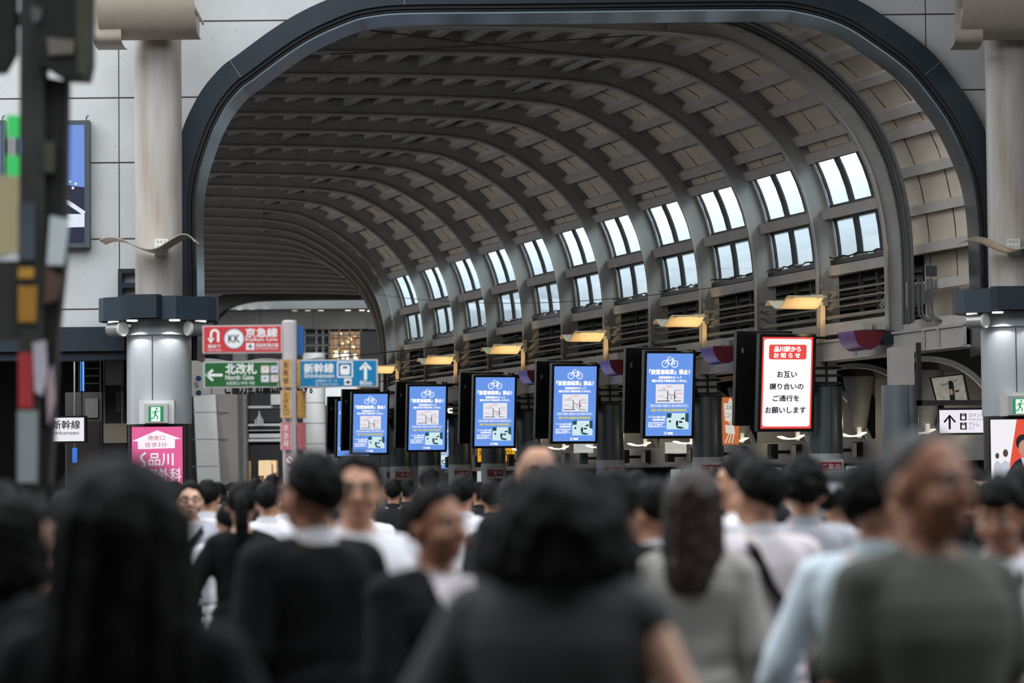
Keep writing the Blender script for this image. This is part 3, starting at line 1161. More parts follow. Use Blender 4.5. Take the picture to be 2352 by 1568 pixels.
write(w, 'Keikyu Line', PL(565, 0, cx, cy)[0], PL(638, 0, cx, cy)[0], PL(0, 786, cx, cy)[1], PL(0, 776, cx, cy)[1], -0.036, bold=0.001)
flat(w, [PL(566, 804, cx, cy), PL(585, 804, cx, cy), PL(585, 788, cx, cy), PL(566, 788, cx, cy)], -0.036)
write(w, '羽田空港方面', PL(588, 0, cx, cy)[0], PL(640, 0, cx, cy)[0], PL(0, 798, cx, cy)[1], PL(0, 789, cx, cy)[1], -0.036, bold=0.001)
write(w, 'for Haneda Airport', PL(588, 0, cx, cy)[0], PL(640, 0, cx, cy)[0], PL(0, 805, cx, cy)[1], PL(0, 799, cx, cy)[1], -0.036)
write(w, '階段下', PL(479, 0, cx, cy)[0], PL(508, 0, cx, cy)[0], PL(0, 799, cx, cy)[1], PL(0, 791, cx, cy)[1], -0.036, bold=0.001)
write(w, 'Down Stairs', PL(479, 0, cx, cy)[0], PL(510, 0, cx, cy)[0], PL(0, 806, cx, cy)[1], PL(0, 801, cx, cy)[1], -0.036)
w.build('white_print', M_ink, b)
c = PL(538.5, 778, cx, cy)
d = MB()
d.add([(c[0] + 23 * k * math.cos(R(a)), -0.036, c[1] + 23 * k * math.sin(R(a))) for a in range(0, 360, 10)], [tuple(range(36))])
d.build('round_emblem', mat('emblem_blue', (150, 190, 210), 0.5, noise=0.0), b)
d = MB()
d.add([(c[0] + 21 * k * math.cos(R(a)), -0.0375, c[1] + 21 * k * math.sin(R(a))) for a in range(0, 360, 10)], [tuple(range(36))])
d.build('emblem_face', M_ink, b)
d = MB()
write(d, 'KK', c[0] - 13 * k, c[0] + 13 * k, c[1] - 9 * k, c[1] + 9 * k, -0.039, bold=0.002)
p0 = PL(575.5, 796, cx, cy)
stroke(d, [(p0[0], p0[1] - 6 * k), (p0[0], p0[1] + 6 * k)], 2.2 * k, -0.038)
stroke(d, [(p0[0] - 6 * k, p0[1] - 1 * k), (p0[0], p0[1] + 2 * k), (p0[0] + 6 * k, p0[1] - 1 * k)], 2 * k, -0.038)
d.build('dark_print', M_inkb, b)

b, cx, cy = board('green_direction_board', 'green North Gate direction board with a left arrow', 468, 641, 830, 890, mat('sign_green', (38, 98, 48), 0.4, noise=0.02), 0.0)
w = MB()
stroke(w, [PL(512, 861, cx, cy), PL(476, 861, cx, cy)], 6 * k, -0.036)
stroke(w, [PL(490, 849, cx, cy), PL(475, 861, cx, cy), PL(490, 873, cx, cy)], 5.5 * k, -0.036)
write(w, '北改札', PL(519, 0, cx, cy)[0], PL(590, 0, cx, cy)[0], PL(0, 859, cx, cy)[1], PL(0, 835, cx, cy)[1], -0.036, bold=0.003)
write(w, 'North Gate', PL(519, 0, cx, cy)[0], PL(584, 0, cx, cy)[0], PL(0, 872, cx, cy)[1], PL(0, 861, cx, cy)[1], -0.036, bold=0.001)
write(w, '北检票口 북쪽 개찰', PL(520, 0, cx, cy)[0], PL(586, 0, cx, cy)[0], PL(0, 884, cx, cy)[1], PL(0, 876, cx, cy)[1], -0.036)
w.build('white_print', M_ink, b)
cols = ((255, 214, 150), (190, 200, 225), (190, 215, 235), (235, 205, 190))
for q, (tx, px, py) in enumerate((('JT', 600, 840), ('JO', 622, 840), ('JK', 600, 861), ('JY', 622, 861))):
    ic = MB()
    ic.prism(rrect(*PL(px, 0, cx, cy)[:1], PL(px + 19.5, 0, cx, cy)[0], PL(0, py + 18, cx, cy)[1], PL(0, py, cx, cy)[1], 3 * k), -0.036, -0.033)
    io = ic.build('line_badge', mat('badge_white_%d' % q, (238, 236, 236), 0.5, noise=0.0), b)
    lt = MB()
    write(lt, tx, PL(px + 5, 0, cx, cy)[0], PL(px + 14.5, 0, cx, cy)[0], PL(0, py + 13, cx, cy)[1], PL(0, py + 5, cx, cy)[1], -0.038, bold=0.001)
    stroke(lt, rrect(PL(px + 1.2, 0, cx, cy)[0], PL(px + 18.3, 0, cx, cy)[0], PL(0, py + 16.8, cx, cy)[1], PL(0, py + 1.2, cx, cy)[1], 2.4 * k), 1.2 * k, -0.038, True)
    lt.build('badge_letters', mat('badge_ink_%d' % q, ((190, 140, 80), (90, 96, 140), (90, 110, 150), (150, 110, 90))[q], 0.5, noise=0.0), io)

b, cx, cy = board('blue_direction_board', 'blue bullet train direction board with an up arrow and 80m', 686, 868, 826, 889, mat('sign_blue', (22, 122, 170), 0.4, noise=0.02), 0.0)
w = MB()
write(w, '新幹線', PL(699, 0, cx, cy)[0], PL(767, 0, cx, cy)[0], PL(0, 856, cx, cy)[1], PL(0, 834, cx, cy)[1], -0.036, bold=0.003)
write(w, 'Shinkansen', PL(699, 0, cx, cy)[0], PL(768, 0, cx, cy)[0], PL(0, 867, cx, cy)[1], PL(0, 857, cx, cy)[1], -0.036, bold=0.001)
write(w, 'JR東海ツアーズ', PL(725, 0, cx, cy)[0], PL(775, 0, cx, cy)[0], PL(0, 878, cx, cy)[1], PL(0, 871, cx, cy)[1], -0.036)
write(w, 'JR Tokai Tours', PL(725, 0, cx, cy)[0], PL(776, 0, cx, cy)[0], PL(0, 885, cx, cy)[1], PL(0, 880, cx, cy)[1], -0.036)
stroke(w, rrect(PL(776, 0, cx, cy)[0], PL(810, 0, cx, cy)[0], PL(0, 866, cx, cy)[1], PL(0, 832, cx, cy)[1], 2 * k), 3 * k, -0.036, True)
w.prism(rrect(PL(782, 0, cx, cy)[0], PL(804, 0, cx, cy)[0], PL(0, 861, cx, cy)[1], PL(0, 838, cx, cy)[1], 5 * k), -0.036, -0.034)
flat(w, [PL(791, 885, cx, cy), PL(808, 885, cx, cy), PL(808, 870, cx, cy), PL(791, 870, cx, cy)], -0.036)
stroke(w, [PL(840, 873, cx, cy), PL(840, 838, cx, cy)], 7 * k, -0.036)
stroke(w, [PL(828, 849, cx, cy), PL(840, 835, cx, cy), PL(852, 849, cx, cy)], 6.5 * k, -0.036)
write(w, '80m', PL(827, 0, cx, cy)[0], PL(854, 0, cx, cy)[0], PL(0, 885, cx, cy)[1], PL(0, 875, cx, cy)[1], -0.036, bold=0.001)
w.build('white_print', M_ink, b)
w = MB()
flat(w, [PL(788, 846, cx, cy), PL(798, 846, cx, cy), PL(798, 842, cx, cy), PL(788, 842, cx, cy)], -0.038)
flat(w, [PL(793, 878, cx, cy), PL(799, 882, cx, cy), PL(806, 879, cx, cy), PL(801, 873, cx, cy)], -0.038)
w.build('dark_print', M_inkb, b)

M_amber = mat('notice_amber', (196, 152, 84), 0.5, noise=0.25, scale=40)
M_pinkn = mat('notice_red', (196, 112, 116), 0.5, noise=0.3, scale=40)
for n, (y0, y1, m, tx, lab) in enumerate(((826, 890, M_amber, '新幹線', 'amber vertical notice on the white post, topmost of three'), (897, 960, M_amber, '北改札口', 'amber vertical notice on the white post, below the green board'), (971, 1033, M_pinkn, '京急線', 'red vertical notice on the white post, lowest of three'))):
    cx, cy = 661, (y0 + y1) / 2
    b = thing('post_notice', lab, 'notice', at(cx, cy, Y) + Vector((0, -0.10, 0)), R(-14), group='notices on the white post')
    MB().box(-14 * k, 13 * k, -0.02, 0.02, -(y1 - y0) / 2 * k, (y1 - y0) / 2 * k).build('board', mat('notice_frame', (190, 180, 186), 0.5, noise=0.03), b)
    MB().box(-11 * k, 11 * k, -0.023, -0.02, -(y1 - y0) / 2 * k, (y1 - y0) / 2 * k).build('face', m, b)
    w = MB()
    hh = (y1 - y0) / 2 * k * 0.85
    for q, chh in enumerate(tx):
        zt_ = hh - q * 2 * hh / len(tx)
        write(w, chh, -6 * k, 6 * k, zt_ - 2 * hh / len(tx) * 0.85, zt_, -0.026)
    w.build('lettering', M_inkb if m is M_amber else M_ink, b)
    b = thing('post_side_notice', lab.replace('vertical', 'side-facing'), 'notice', at(690, cy, Y) + Vector((0.01, 0.02, 0)), R(70), group='side notices on the white post')
    MB().box(-0.07, 0.07, -0.012, 0.012, -(y1 - y0) / 2 * k, (y1 - y0) / 2 * k).build('board', m, b)
pbox('blue_side_board', 'small blue board seen edge-on behind the white post beside the red board', 'direction sign', 679, 697, 749, 815, 27.02, 0.03, mat('sign_blue2', (40, 92, 150), 0.5, noise=0.2, scale=30))
b = thing('no_entry_sticker', 'small round red-ringed prohibition sign low on the white post', 'sign', at(666, 1055, Y) + Vector((0, -0.07, 0)))
MB().cyl((0, 0, 0), (0, -0.01, 0), 0.045, 0.045, 24).build('disc', M_ink, b)
w = MB()
stroke(w, arc(0, 0, 0.038, 0, 360, 24), 0.01, -0.012)
stroke(w, [(-0.026, 0.026), (0.026, -0.026)], 0.01, -0.012)
w.build('red_ring', mat('ring_red', (176, 40, 50), 0.5, noise=0.0), b)

# ------------------------------------------------------------------ cloth banner behind the boards
Y = 56.0
k = Y / FPX
o = at(590, 862, Y)
t = thing('cloth_banner', 'white cloth banner with blue dots hung behind the direction boards', 'banner', o)
n = 40
vs, fs = [], []
for j in (0, 1):
    for i in range(n + 1):
        x = -150 + 305 * i / n
        top = 38 + 3.5 * math.sin(i * 0.35) - (2.0 * math.sin(i / n * PI))
        bot = -46 + 17 * i / n
        yy = 0.06 * math.sin(i * 0.5) + 0.01 * j
        vs += [(x * k, yy, top * k), (x * k, yy + 0.02 * math.sin(i), bot * k)]
for i in range(n):
    a = 2 * i
    c2 = 2 * (n + 1) + a
    fs += [(a, a + 1, a + 3, a + 2), (c2, c2 + 2, c2 + 3, c2 + 1)]
MB().add(vs, fs).build('cloth', mat('banner_cloth', (230, 230, 230), 0.85, noise=0.05), t, smooth=True)
w = MB()
write(w, 'ご協力をお願い致します。', -72 * k, 128 * k, -43 * k, -12 * k, -0.09, bold=0.006)
w.box(-103.5 * k, -102 * k, -0.092, -0.088, -42 * k, 5 * k)
w.build('lettering', M_black, t)
w = MB()
for z in (-6, -39):
    w.cyl((-133 * k, -0.085, z * k), (-133 * k, -0.09, z * k), 6.5 * k, 6.5 * k, 20)
w.build('blue_dot', mat('dot_blue', (44, 80, 116), 0.6, noise=0.0), t)
for n_, (a, b2) in enumerate((((-150, 38), (-260, 60)), ((155, 36), (420, 62)), ((155, -29), (330, -12)), ((-150, -46), (-240, -48)))):
    tag(MB().tube([(o.x + a[0] * k, Y, o.z + a[1] * k), (o.x + b2[0] * k, Y, o.z + b2[1] * k)], 0.008, 6).build('guy_rope', M_black), 'thin dark rope tying the %s corner of the white banner' % ('upper left', 'upper right', 'lower right', 'lower left')[n_], 'rope', group='ropes of the cloth banner')

spot('banner_fill_spot', (o.x + 1.0, Y - 5.2, 8.2), o, 420, 44, (1.0, 0.96, 0.9), 0.6, 0.1)  # added light that brightens the banner, no fitting hangs there

# ------------------------------------------------------------------ hall columns
M_sign_red = mat('guide_red', (150, 34, 48), 0.5, noise=0.04)
M_paper = mat('guide_paper', (196, 190, 190), 0.6, noise=0.04)
UCOL = 19.46
col_k = [1, 3, 5, 7, 8, 9, 10, 11, 12, 13]
for n, k in enumerate(col_k):
    Y = Yk(k)
    x = UCOL + ax(Y)
    t = thing('hall_column', 'round dark clad hall column with red-headed notice, %s in the row from the portal' % ordinal(n + 1), 'column', (x, Y, 0), group='clad columns of the hall')
    t['kind'] = 'structure'
    MB().box(-0.17, 0.17, -0.17, 0.17, 3.1, 3.5).build('upper_shaft', M_ribf, t)
    gb = MB()
    for q in range(3):
        gb.box(-0.24, 0.24, -0.19, -0.17, 3.14 + q * 0.12, 3.18 + q * 0.12)
    gb.box(-0.02, 0.02, -0.2, -0.18, 3.1, 3.5)
    gb.build('cable_clip_bars', M_dark, t)
    MB().cyl((0, 0, 2.02), (0, 0, 3.1), 0.275, 0.275, 36).build('cladding', M_cladd, t, smooth=True)
    MB().lathe([(0.27, 3.1), (0.285, 3.1), (0.285, 3.125), (0.2, 3.125)], 36).build('top_ring', M_black, t, smooth=True)
    MB().cyl((0, 0, 0), (0, 0, 2.02), 0.28, 0.28, 36).build('base_cladding', M_clad, t, smooth=True)
    MB().box(0.06, 0.066, -0.277, -0.26, 2.02, 3.1).build('cladding_seam', M_dark, t)
    nt = MB().box(-0.15, 0.24, -0.30, -0.20, 1.0, 1.93).build('notice_board', M_paper, t)
    MB().box(-0.13, 0.22, -0.303, -0.30, 1.74, 1.88).build('red_heading', M_sign_red, nt)
    w = MB()
    write(w, 'ご 案 内', -0.10, 0.19, 1.765, 1.855, -0.306, bold=0.003)
    w.build('white_lettering', M_paper, nt)
    w = MB()
    write(w, '朝の混雑時', -0.11, 0.20, 1.59, 1.69, -0.304, bold=0.004)
    w.build('dark_lettering', M_black, nt)
    w = MB()
    write(w, '右側通行に', -0.11, 0.20, 1.46, 1.555, -0.304, bold=0.004)
    w.build('red_lettering', M_sign_red, nt)
    # warm downlight at the head of the clad part
    MB().cyl((-0.30, -0.14, 3.16), (-0.30, -0.14, 3.24), 0.035, 0.035, 12).build('downlight', M_black, t)
    if k % 2 == 1:
        spot('column_washer', (x - 0.33, Y - 0.17, 3.15), (x - 0.27, Y - 0.10, 0), 5, 50, (1, 0.66, 0.3), 0.7, 0.02)
# larger round column nearest the portal
c = at(2068, 990, 44.4)
t = thing('hall_column', 'stout grey clad column with a pale square head, nearest the right end of the arch', 'column', (c.x, 44.4, 0))
t['kind'] = 'structure'
MB().prism([(-0.16, 2.98), (0.20, 2.98), (0.20, 3.55), (-0.16, 3.55)], -0.18, 0.18).build('upper_shaft', M_ribf, t)
MB().cyl((0, 0, 0), (0, 0, 2.99), 0.27, 0.27, 40).build('cladding', mat('column_cladding2', (112, 116, 120), 0.38, metal=0.3, noise=0.05), t, smooth=True)
MB().box(0.09, 0.095, -0.262, -0.24, 0.1, 2.98).build('cladding_seam', M_dark, t)

# ------------------------------------------------------------------ information displays
M_blue = glow('screen_blue', (104, 150, 232), 1.0)
M_swhite = glow('screen_white', (250, 250, 252), 1.05)
M_syel = glow('screen_yellow', (214, 208, 120), 0.9)
M_smap = glow('screen_map_white', (232, 232, 240), 1.0)
M_smred = glow('screen_map_red', (226, 84, 76), 0.9)
M_smblk = glow('screen_map_dark', (58, 58, 84), 0.9)
M_steal = glow('screen_teal', (30, 84, 92), 0.9)
M_sdk = glow('screen_photo_dark', (22, 44, 50), 0.9)
M_sphw = glow('screen_photo_white', (206, 232, 236), 1.0)
M_sred = glow('screen_red', (238, 74, 66), 1.0)
M_sink = glow('screen_ink', (22, 20, 40), 0.6)
HW, HH = 0.435, 0.735


def sx(x, y):
    return -HW + ((x - (138 - (y - 128) * 54 / 1394)) / 767.0) * 2 * HW, HH - (y - 128) / 1394.0 * 2 * HH


def sw(w, s, x0, x1, y0, y1, dep, bold=0.0):
    a = sx(x0, (y0 + y1) / 2)[0]
    b = sx(x1, (y0 + y1) / 2)[0]
    write(w, s, a, b, sx(0, y1)[1], sx(0, y0)[1], dep, bold)


def casing(t):
    h = MB().box(-0.485, 0.485, 0.0, 0.13, -0.785, 0.785)
    h.build('front_casing', M_black, t)
    bz = MB()
    for (x0, x1, z0, z1) in ((-0.485, -HW, -0.785, 0.785), (HW, 0.485, -0.785, 0.785), (-HW, HW, -0.785, -HH), (-HW, HW, HH, 0.785)):
        bz.box(x0, x1, -0.012, 0.0, z0, z1)
    bz.build('bezel', M_black, t)
    r = MB().box(-0.485, 0.485, 1.02, 1.15, -0.775, 0.775).build('rear_casing', M_black, t)
    MB().box(-0.40, -0.36, 1.005, 1.02, 0.42, 0.5).build('rear_label', M_grey, r)
    MB().box(-0.08, 0.08, 0.13, 1.02, -0.1, 0.1).box(-0.05, 1.0, 0.52, 0.64, -0.06, 0.06).build('mounting_arm', M_black, t)


def blue_screen(t):
    s = MB().box(-HW, HW, -0.004, 0.0, -HH, HH).build('screen', M_blue, t)
    D = -0.0065
    w = MB()
    # bicycle
    def b(x, y):
        return sx(x, y)
    for wx in (435, 592):
        c = b(wx, 305)
        stroke(w, arc(c[0], c[1], 0.06, 0, 360, 24), 0.015, D)
    for path, wd in (([(435, 300), (470, 240), (560, 240)], .014), ([(455, 262), (492, 192), (535, 192)], .014), ([(470, 240), (510, 312), (545, 312), (575, 248)], .014), ([(545, 218), (582, 218)], .02), ([(562, 225), (592, 300)], .014), ([(560, 305), (600, 308)], .016), ([(435, 306), (447, 280)], .02)):
        stroke(w, [b(*p) for p in path], wd, D)
    sw(w, '「放置自転車」禁止！', 172, 840, 400, 480, D, 0.007)
    sw(w, '放置自転車をなくして', 322, 703, 512, 555, D, 0.003)
    sw(w, '港区を安全で快適な美しいまちに。', 207, 795, 570, 612, D, 0.003)
    sw(w, '※放置された自転車は、即時撤去です。撤去には引取料がかかります。', 178, 800, 1002, 1022, D, 0.0012)
    q = [b(158, 990), b(820, 990), b(818, 1033), b(156, 1033)]
    stroke(w, q, 0.004, D, True)
    sw(w, '「こうなん星の公園', 145, 418, 1185, 1220, D, 0.002)
    sw(w, '自転車駐車場」', 212, 420, 1232, 1268, D, 0.002)
    sw(w, '品川駅の放置自転車の解消を', 137, 415, 1290, 1312, D, 0.0014)
    sw(w, '図るため、地下機械式の', 137, 375, 1322, 1344, D, 0.0014)
    sw(w, '自転車駐車場を設置しました。', 137, 422, 1353, 1375, D, 0.0014)
    sw(w, '港区', 457, 545, 1460, 1497, D, 0.004)
    c = b(420, 1478)
    stroke(w, arc(c[0], c[1], 0.024, 0, 360, 20), 0.008, D)
    stroke(w, arc(c[0], c[1], 0.011, 0, 360, 14), 0.006, D)
    w.build('white_lettering', M_swhite, s)
    w = MB()
    sw(w, '港区で初の機械式自転車駐輪場', 190, 772, 1065, 1108, D, 0.003)
    w.build('yellow_lettering', M_syel, s)
    m = MB()
    flat(m, [b(275, 648), b(743, 648), b(731, 968), b(264, 968)], D)
    mp = m.build('map_panel', M_smap, s)
    m = MB()
    D2 = D - 0.002
    for path, wd in (([(300, 756), (460, 756)], .006), ([(585, 756), (700, 756)], .006), ([(469, 760), (463, 925)], .017), ([(586, 760), (576, 935)], .015), ([(290, 932), (500, 932)], .015), ([(572, 932), (690, 932)], .011), ([(390, 880), (690, 880)], .004), ([(480, 808), (525, 838), (572, 822)], .008), ([(527, 842), (524, 918)], .006), ([(318, 737), (472, 737)], .003), ([(590, 737), (698, 737)], .003)):
        stroke(m, [b(*p) for p in path], wd, D2)
    m.build('map_lines', M_smblk, mp)
    m = MB()
    for path, wd in (([(388, 715), (425, 715)], .012), ([(597, 835), (593, 875)], .02), ([(490, 826), (506, 830)], .012), ([(540, 838), (558, 834)], .012)):
        stroke(m, [b(*p) for p in path], wd, D2 - 0.001)
    sw(m, '北口自転車駐輪場', 440, 548, 670, 698, D2)
    sw(m, '高浜公園駐輪場', 290, 396, 840, 864, D2)
    sw(m, '港南自転車駐輪場', 600, 720, 792, 818, D2)
    m.build('map_red_marks', M_smred, mp)
    m = MB()
    flat(m, [b(448, 1140), b(812, 1140), b(805, 1412), b(437, 1412)], D)
    ph = m.build('photo_panel', M_sphw, s)
    m = MB()
    flat(m, [b(448, 1140), b(530, 1140), b(520, 1215), b(446, 1218)], D2)
    flat(m, [b(755, 1140), b(812, 1140), b(808, 1300), b(750, 1270)], D2)
    flat(m, [b(585, 1350), b(660, 1362), b(740, 1385), b(690, 1405), b(620, 1395)], D2)
    m.build('photo_trees', M_steal, ph)
    m = MB()
    flat(m, [b(672, 1228), b(738, 1205), b(736, 1245), b(690, 1245)], D2 - .001)
    flat(m, [b(600, 1265), b(636, 1268), b(632, 1355), b(592, 1340)], D2 - .001)
    flat(m, [b(645, 1270), b(705, 1275), b(703, 1305), b(650, 1300)], D2 - .001)
    flat(m, [b(482, 1258), b(512, 1258), b(510, 1295), b(480, 1295)], D2 - .001)
    m.build('photo_openings', M_sdk, ph)
    return s


disp_specs = [(3, 1537, 906, 'second'), (5, 1320, 927, 'third'), (7, 1136, 945, 'fourth'), (9, 981, 960, 'fifth'), (11, 850, 972, 'sixth')]
proto = None
for k, px, py, od in disp_specs:
    Y = Yk(k) - 0.6
    loc = at(px, py, Y)
    lab = 'hanging display with a blue no-bicycle-parking notice, %s in the row from the right' % od
    if proto is None:
        proto = t = thing('information_display', lab, 'display', loc, PH, 'hanging displays with the blue notice', rx=R(6))
        casing(t)
        blue_screen(t)
    else:
        t = copy_tree(proto)
        t.location = loc
        t['label'] = lab
t = copy_tree(proto)
t.location = at(812, 984, Yk(13) - 0.6)
t['label'] = 'hanging display with the blue notice, mostly covered by the sixth display'
# far little display below the others
t = copy_tree(proto)
t.location = at(1005, 1020, 90.0)
t['label'] = 'farthest blue display showing low between two clad columns'
MB().cyl((0.0, 0.3, -at(1005, 1020, 90.0).z - 0.05), (0.0, 0.3, -0.1), 0.05, 0.05, 12).build('stand_pole', M_black, t)

t = thing('information_display', 'hanging display with a red-bordered white notice, nearest and rightmost of the row', 'display', at(1807, 879, Yk(1) - 0.6), PH, rx=R(6))
casing(t)
s = MB().box(-HW, HW, -0.004, 0.0, -HH, HH).build('screen', M_sred, t)


def s1(x, y):
    return -HW + (x - (655 - (y - 573) * 17 / 574.0)) / 317.0 * 2 * HW, HH - (y - 573) / 571.0 * 2 * HH


m = MB()
m.prism(rrect(-HW + 0.03, HW - 0.028, -HH + 0.035, HH - 0.03, 0.04), -0.006, -0.004)
pn = m.build('white_panel', M_swhite, s)
m = MB()
a, b2 = s1(693, 712), s1(930, 620)
m.prism(rrect(a[0], b2[0], a[1], b2[1], 0.035), -0.008, -0.006)
hd = m.build('red_heading', M_sred, pn)
m = MB()
for tx, x0, x1, y0, y1 in (('品川駅から', 728, 893, 632, 664), ('お 知 ら せ', 725, 888, 671, 702)):
    write(m, tx, s1(x0, y0)[0], s1(x1, y0)[0], s1(0, y1)[1], s1(0, y0)[1], -0.010, bold=0.005)
m.build('heading_lettering', M_swhite, hd)
m = MB()
for tx, x0, x1, y0, y1 in (('お互い', 745, 868, 786, 824), ('譲り合いの', 698, 908, 861, 900), ('ご通行を', 717, 882, 936, 973), ('お願いします', 670, 922, 1009, 1048)):
    write(m, tx, s1(x0, y0)[0], s1(x1, y0)[0], s1(0, y1)[1], s1(0, y0)[1], -0.010, bold=0.003)
m.build('dark_lettering', M_sink, pn)

# ------------------------------------------------------------------ warm reflector lamps on posts
M_lampw = mat('lamp_reflector_cream', (236, 214, 178), 0.5, noise=0.03)
lamp_px = [(1, 1889), (3, 1617), (5, 1391), (7, 1200), (9, 1045), (11, 911)]
proto = None
zb = 3.84
for n, (k, px) in enumerate(lamp_px):
    Y = Yk(k) - 0.25
    x = at(px, 700, Y).x
    lab = 'warm curved reflector lamp on a slim post above the %s display from the right' % ordinal(n + 1)
    if proto is None:
        proto = t = thing('reflector_lamp', lab, 'lamp', (x, Y, zb), PH, 'curved reflector lamps above the displays')
        MB().box(-0.035, 0.035, -0.03, 0.03, 0, 0.62).build('post', M_lampw, t)
        MB().box(0.0, 0.075, -0.06, 0.06, 0.56, 0.82).build('bracket', M_grey, t)
        MB().box(-0.19, 0.02, -0.025, 0.025, 0.58, 0.62).box(-0.19, 0.02, -0.02, 0.02, 0.72, 0.745).build('arm', M_lampw, t)
        sec = spline([(0.50, 0.60), (0.42, 0.66), (0.33, 0.655), (0.18, 0.575), (0.02, 0.525), (-0.14, 0.525), (-0.29, 0.59), (-0.41, 0.665), (-0.50, 0.695), (-0.57, 0.675)], 4)
        nrm = normals(sec)
        b = MB().band(sec, nrm, 0, 0.014, -0.80, -0.16)
        M = Matrix(((0, 1, 0, 0), (1, 0, 0, 0), (0, 0, 1, 0), (0, 0, 0, 1)))
        b.v = [tuple(M @ Vector(p)) for p in b.v]
        rf = b.build('reflector', M_lampw, t, smooth=True)
        bb = MB()
        for bx in (-0.70, -0.26):
            for by in (-0.44, 0.3):
                bb.ball((bx, by, 0.66 if by < 0 else 0.64), 0.012, nu=8, nv=5)
        bb.build('screw', M_steel, rf)
        MB().cyl((-0.30, -0.12, 0.0), (-0.30, -0.12, 0.10), 0.05, 0.07, 16).box(-0.3, 0.0, -0.14, -0.10, 0.02, 0.06).build('uplight', M_black, t)
    else:
        t = copy_tree(proto)
        t.location = (x, Y, zb)
        t['label'] = lab
    o1 = t.matrix_basis @ Vector((-0.36, -0.55, 0.08))
    o2 = t.matrix_basis @ Vector((-0.42, -0.05, 0.6))
    spot('reflector_uplight', o1, o2, 20, 100, (1.0, 0.74, 0.42), 0.5, 0.06)

# half-round purple and red end pieces on the beam
M_purple = mat('purple_sheet', (124, 88, 150), 0.35, metal=0.4, noise=0.08)
M_maroon = mat('maroon_sheet', (104, 22, 36), 0.45, noise=0.05)
for n, (px, py, Y) in enumerate(((1995, 759, 45.35), (1668, 795, 51.3), (1428, 826, 57.0), (1236, 850, 62.1))):
    c = at(px, py, Y)
    t = thing('half_round_lamp_housing', 'half-round maroon and purple lamp housing under the beam, %s from the portal' % ordinal(n + 1), 'lamp housing', c, PH, 'half-round housings under the beam')
    ring = arc(0, 0, 0.24, 180, 360, 18, 0.29)
    MB().band(ring, normals(ring), -0.004, 0.006, 0.0, 0.62).build('curved_shell', M_purple, t, smooth=True)
    MB().prism(ring, 0.0, 0.02).build('end_plate', M_maroon, t)
    MB().box(0.24, 0.50, 0.02, 0.5, -0.20, 0.0).build('control_box', M_slate, t)
    MB().box(0.3, 0.42, 0.4, 0.95, -0.12, -0.03).build('support_arm', M_slate, t)
    MB().box(-0.06, 0.08, 0.06, 0.4, 0.02, 0.14).box(0.17, 0.32, 0.06, 0.4, 0.02, 0.13).build('junction_box', M_duct, t)

# ------------------------------------------------------------------ conduits and boxes beside the first rib
for n, off in enumerate((0.0, 0.12, 0.24, 0.36, 0.5, 0.62)):
    Y = 45.05 - 0.13 - off
    pts = []
    for i in range(60):
        s = -1.0 + (SMAX + 1.0 - 0.12) * i / 59
        u, z = on_shell(s, WEB - 0.20 + (0.0, 0.05, 0.01, 0.06, 0.02, 0.06)[n])
        pts.append((u + ax(Y0), Y, z))
    tag(MB().tube(pts, 0.034 if n in (1, 4) else 0.024, 8).build('conduit', mat('conduit_grey', (70, 70, 70), 0.5, noise=0.05), smooth=True), 'dark conduit following the curved roof beside the first rib, %s of six' % ordinal(n + 1), 'conduit', 'conduits beside the first rib')
for px0, px1, py0, py1, Y, lab, m in ((2083, 2102, 648, 706, 44.6, 'pale tall junction box left of the pair beside the first rib', M_duct), (2104, 2124, 652, 698, 44.5, 'grey junction box right of the pair beside the first rib', M_grey), (2129, 2152, 610, 634, 44.4, 'dark small junction box above the pair beside the first rib', M_groove)):
    pbox('junction_box', lab, 'junction box', px0, px1, py0, py1, Y, 0.12, m, group='junction boxes beside the first rib')
for n, px in enumerate((2108, 2116, 2130, 2138)):
    a = at(px, 640, 44.5)
    pts = spline([(a.x, 44.45, a.z), (a.x, 44.45, a.z - 0.45), (a.x + 0.02, 44.42, a.z - 0.56), (a.x + 0.12, 44.35, a.z - 0.64)], 5)
    tag(MB().tube(pts, 0.019, 8).build('bent_conduit', mat('conduit_grey2', (84, 84, 86), 0.5, noise=0.05), smooth=True), 'short bent conduit dropping below the junction boxes, %s from the left' % ordinal(n + 1), 'conduit', 'bent conduits')
# hanging cable on the first rib
pts = [at(2040, 560, 45.6), at(2036, 640, 45.6), at(2036, 668, 45.6), at(2030, 690, 45.6), at(2022, 700, 45.6), at(2026, 706, 45.6), at(2032, 694, 45.6)]
tag(MB().tube(spline([tuple(p) for p in pts], 5), 0.015, 6).build('cable_loop', M_pipe), 'pale looped cable hanging from the leg of the first rib', 'cable')
# bracing rods under the flat roof
for n, (a, b) in enumerate((((745, 128, 51.1), (1235, 240, 58.0)), ((1180, 160, 51.0), (700, 214, 57.0)), ((850, 70, 46.2), (1402, 135, 48.4)), ((1490, 80, 45.9), (760, 125, 48.4)))):
    tag(MB().cyl(at(*a), at(*b), 0.011, 0.011, 6).build('bracing_rod', M_louver), 'thin dark diagonal bracing rod under the flat part of the roof, %s of four' % ordinal(n + 1), 'rod', 'bracing rods under the roof')
# thin wires across the hall
for n, (a, b, sag) in enumerate((((868, 676, 76), (1640, 660, 52), 0.25), ((1130, 606, 70), (2000, 606, 47), 0.1), ((875, 806, 74), (1190, 770, 64), 0.1))):
    A, B = at(*a), at(*b)
    pts = [A.lerp(B, i / 20) - Vector((0, 0, sag * 4 * (i / 20) * (1 - i / 20))) for i in range(21)]
    tag(MB().tube(pts, 0.008, 5).build('overhead_wire', M_louver), ('thin wire slung across the hall in front of the lower windows', 'thin straight wire across the upper windows', 'thin wire beside the far end of the window row')[n], 'wire')

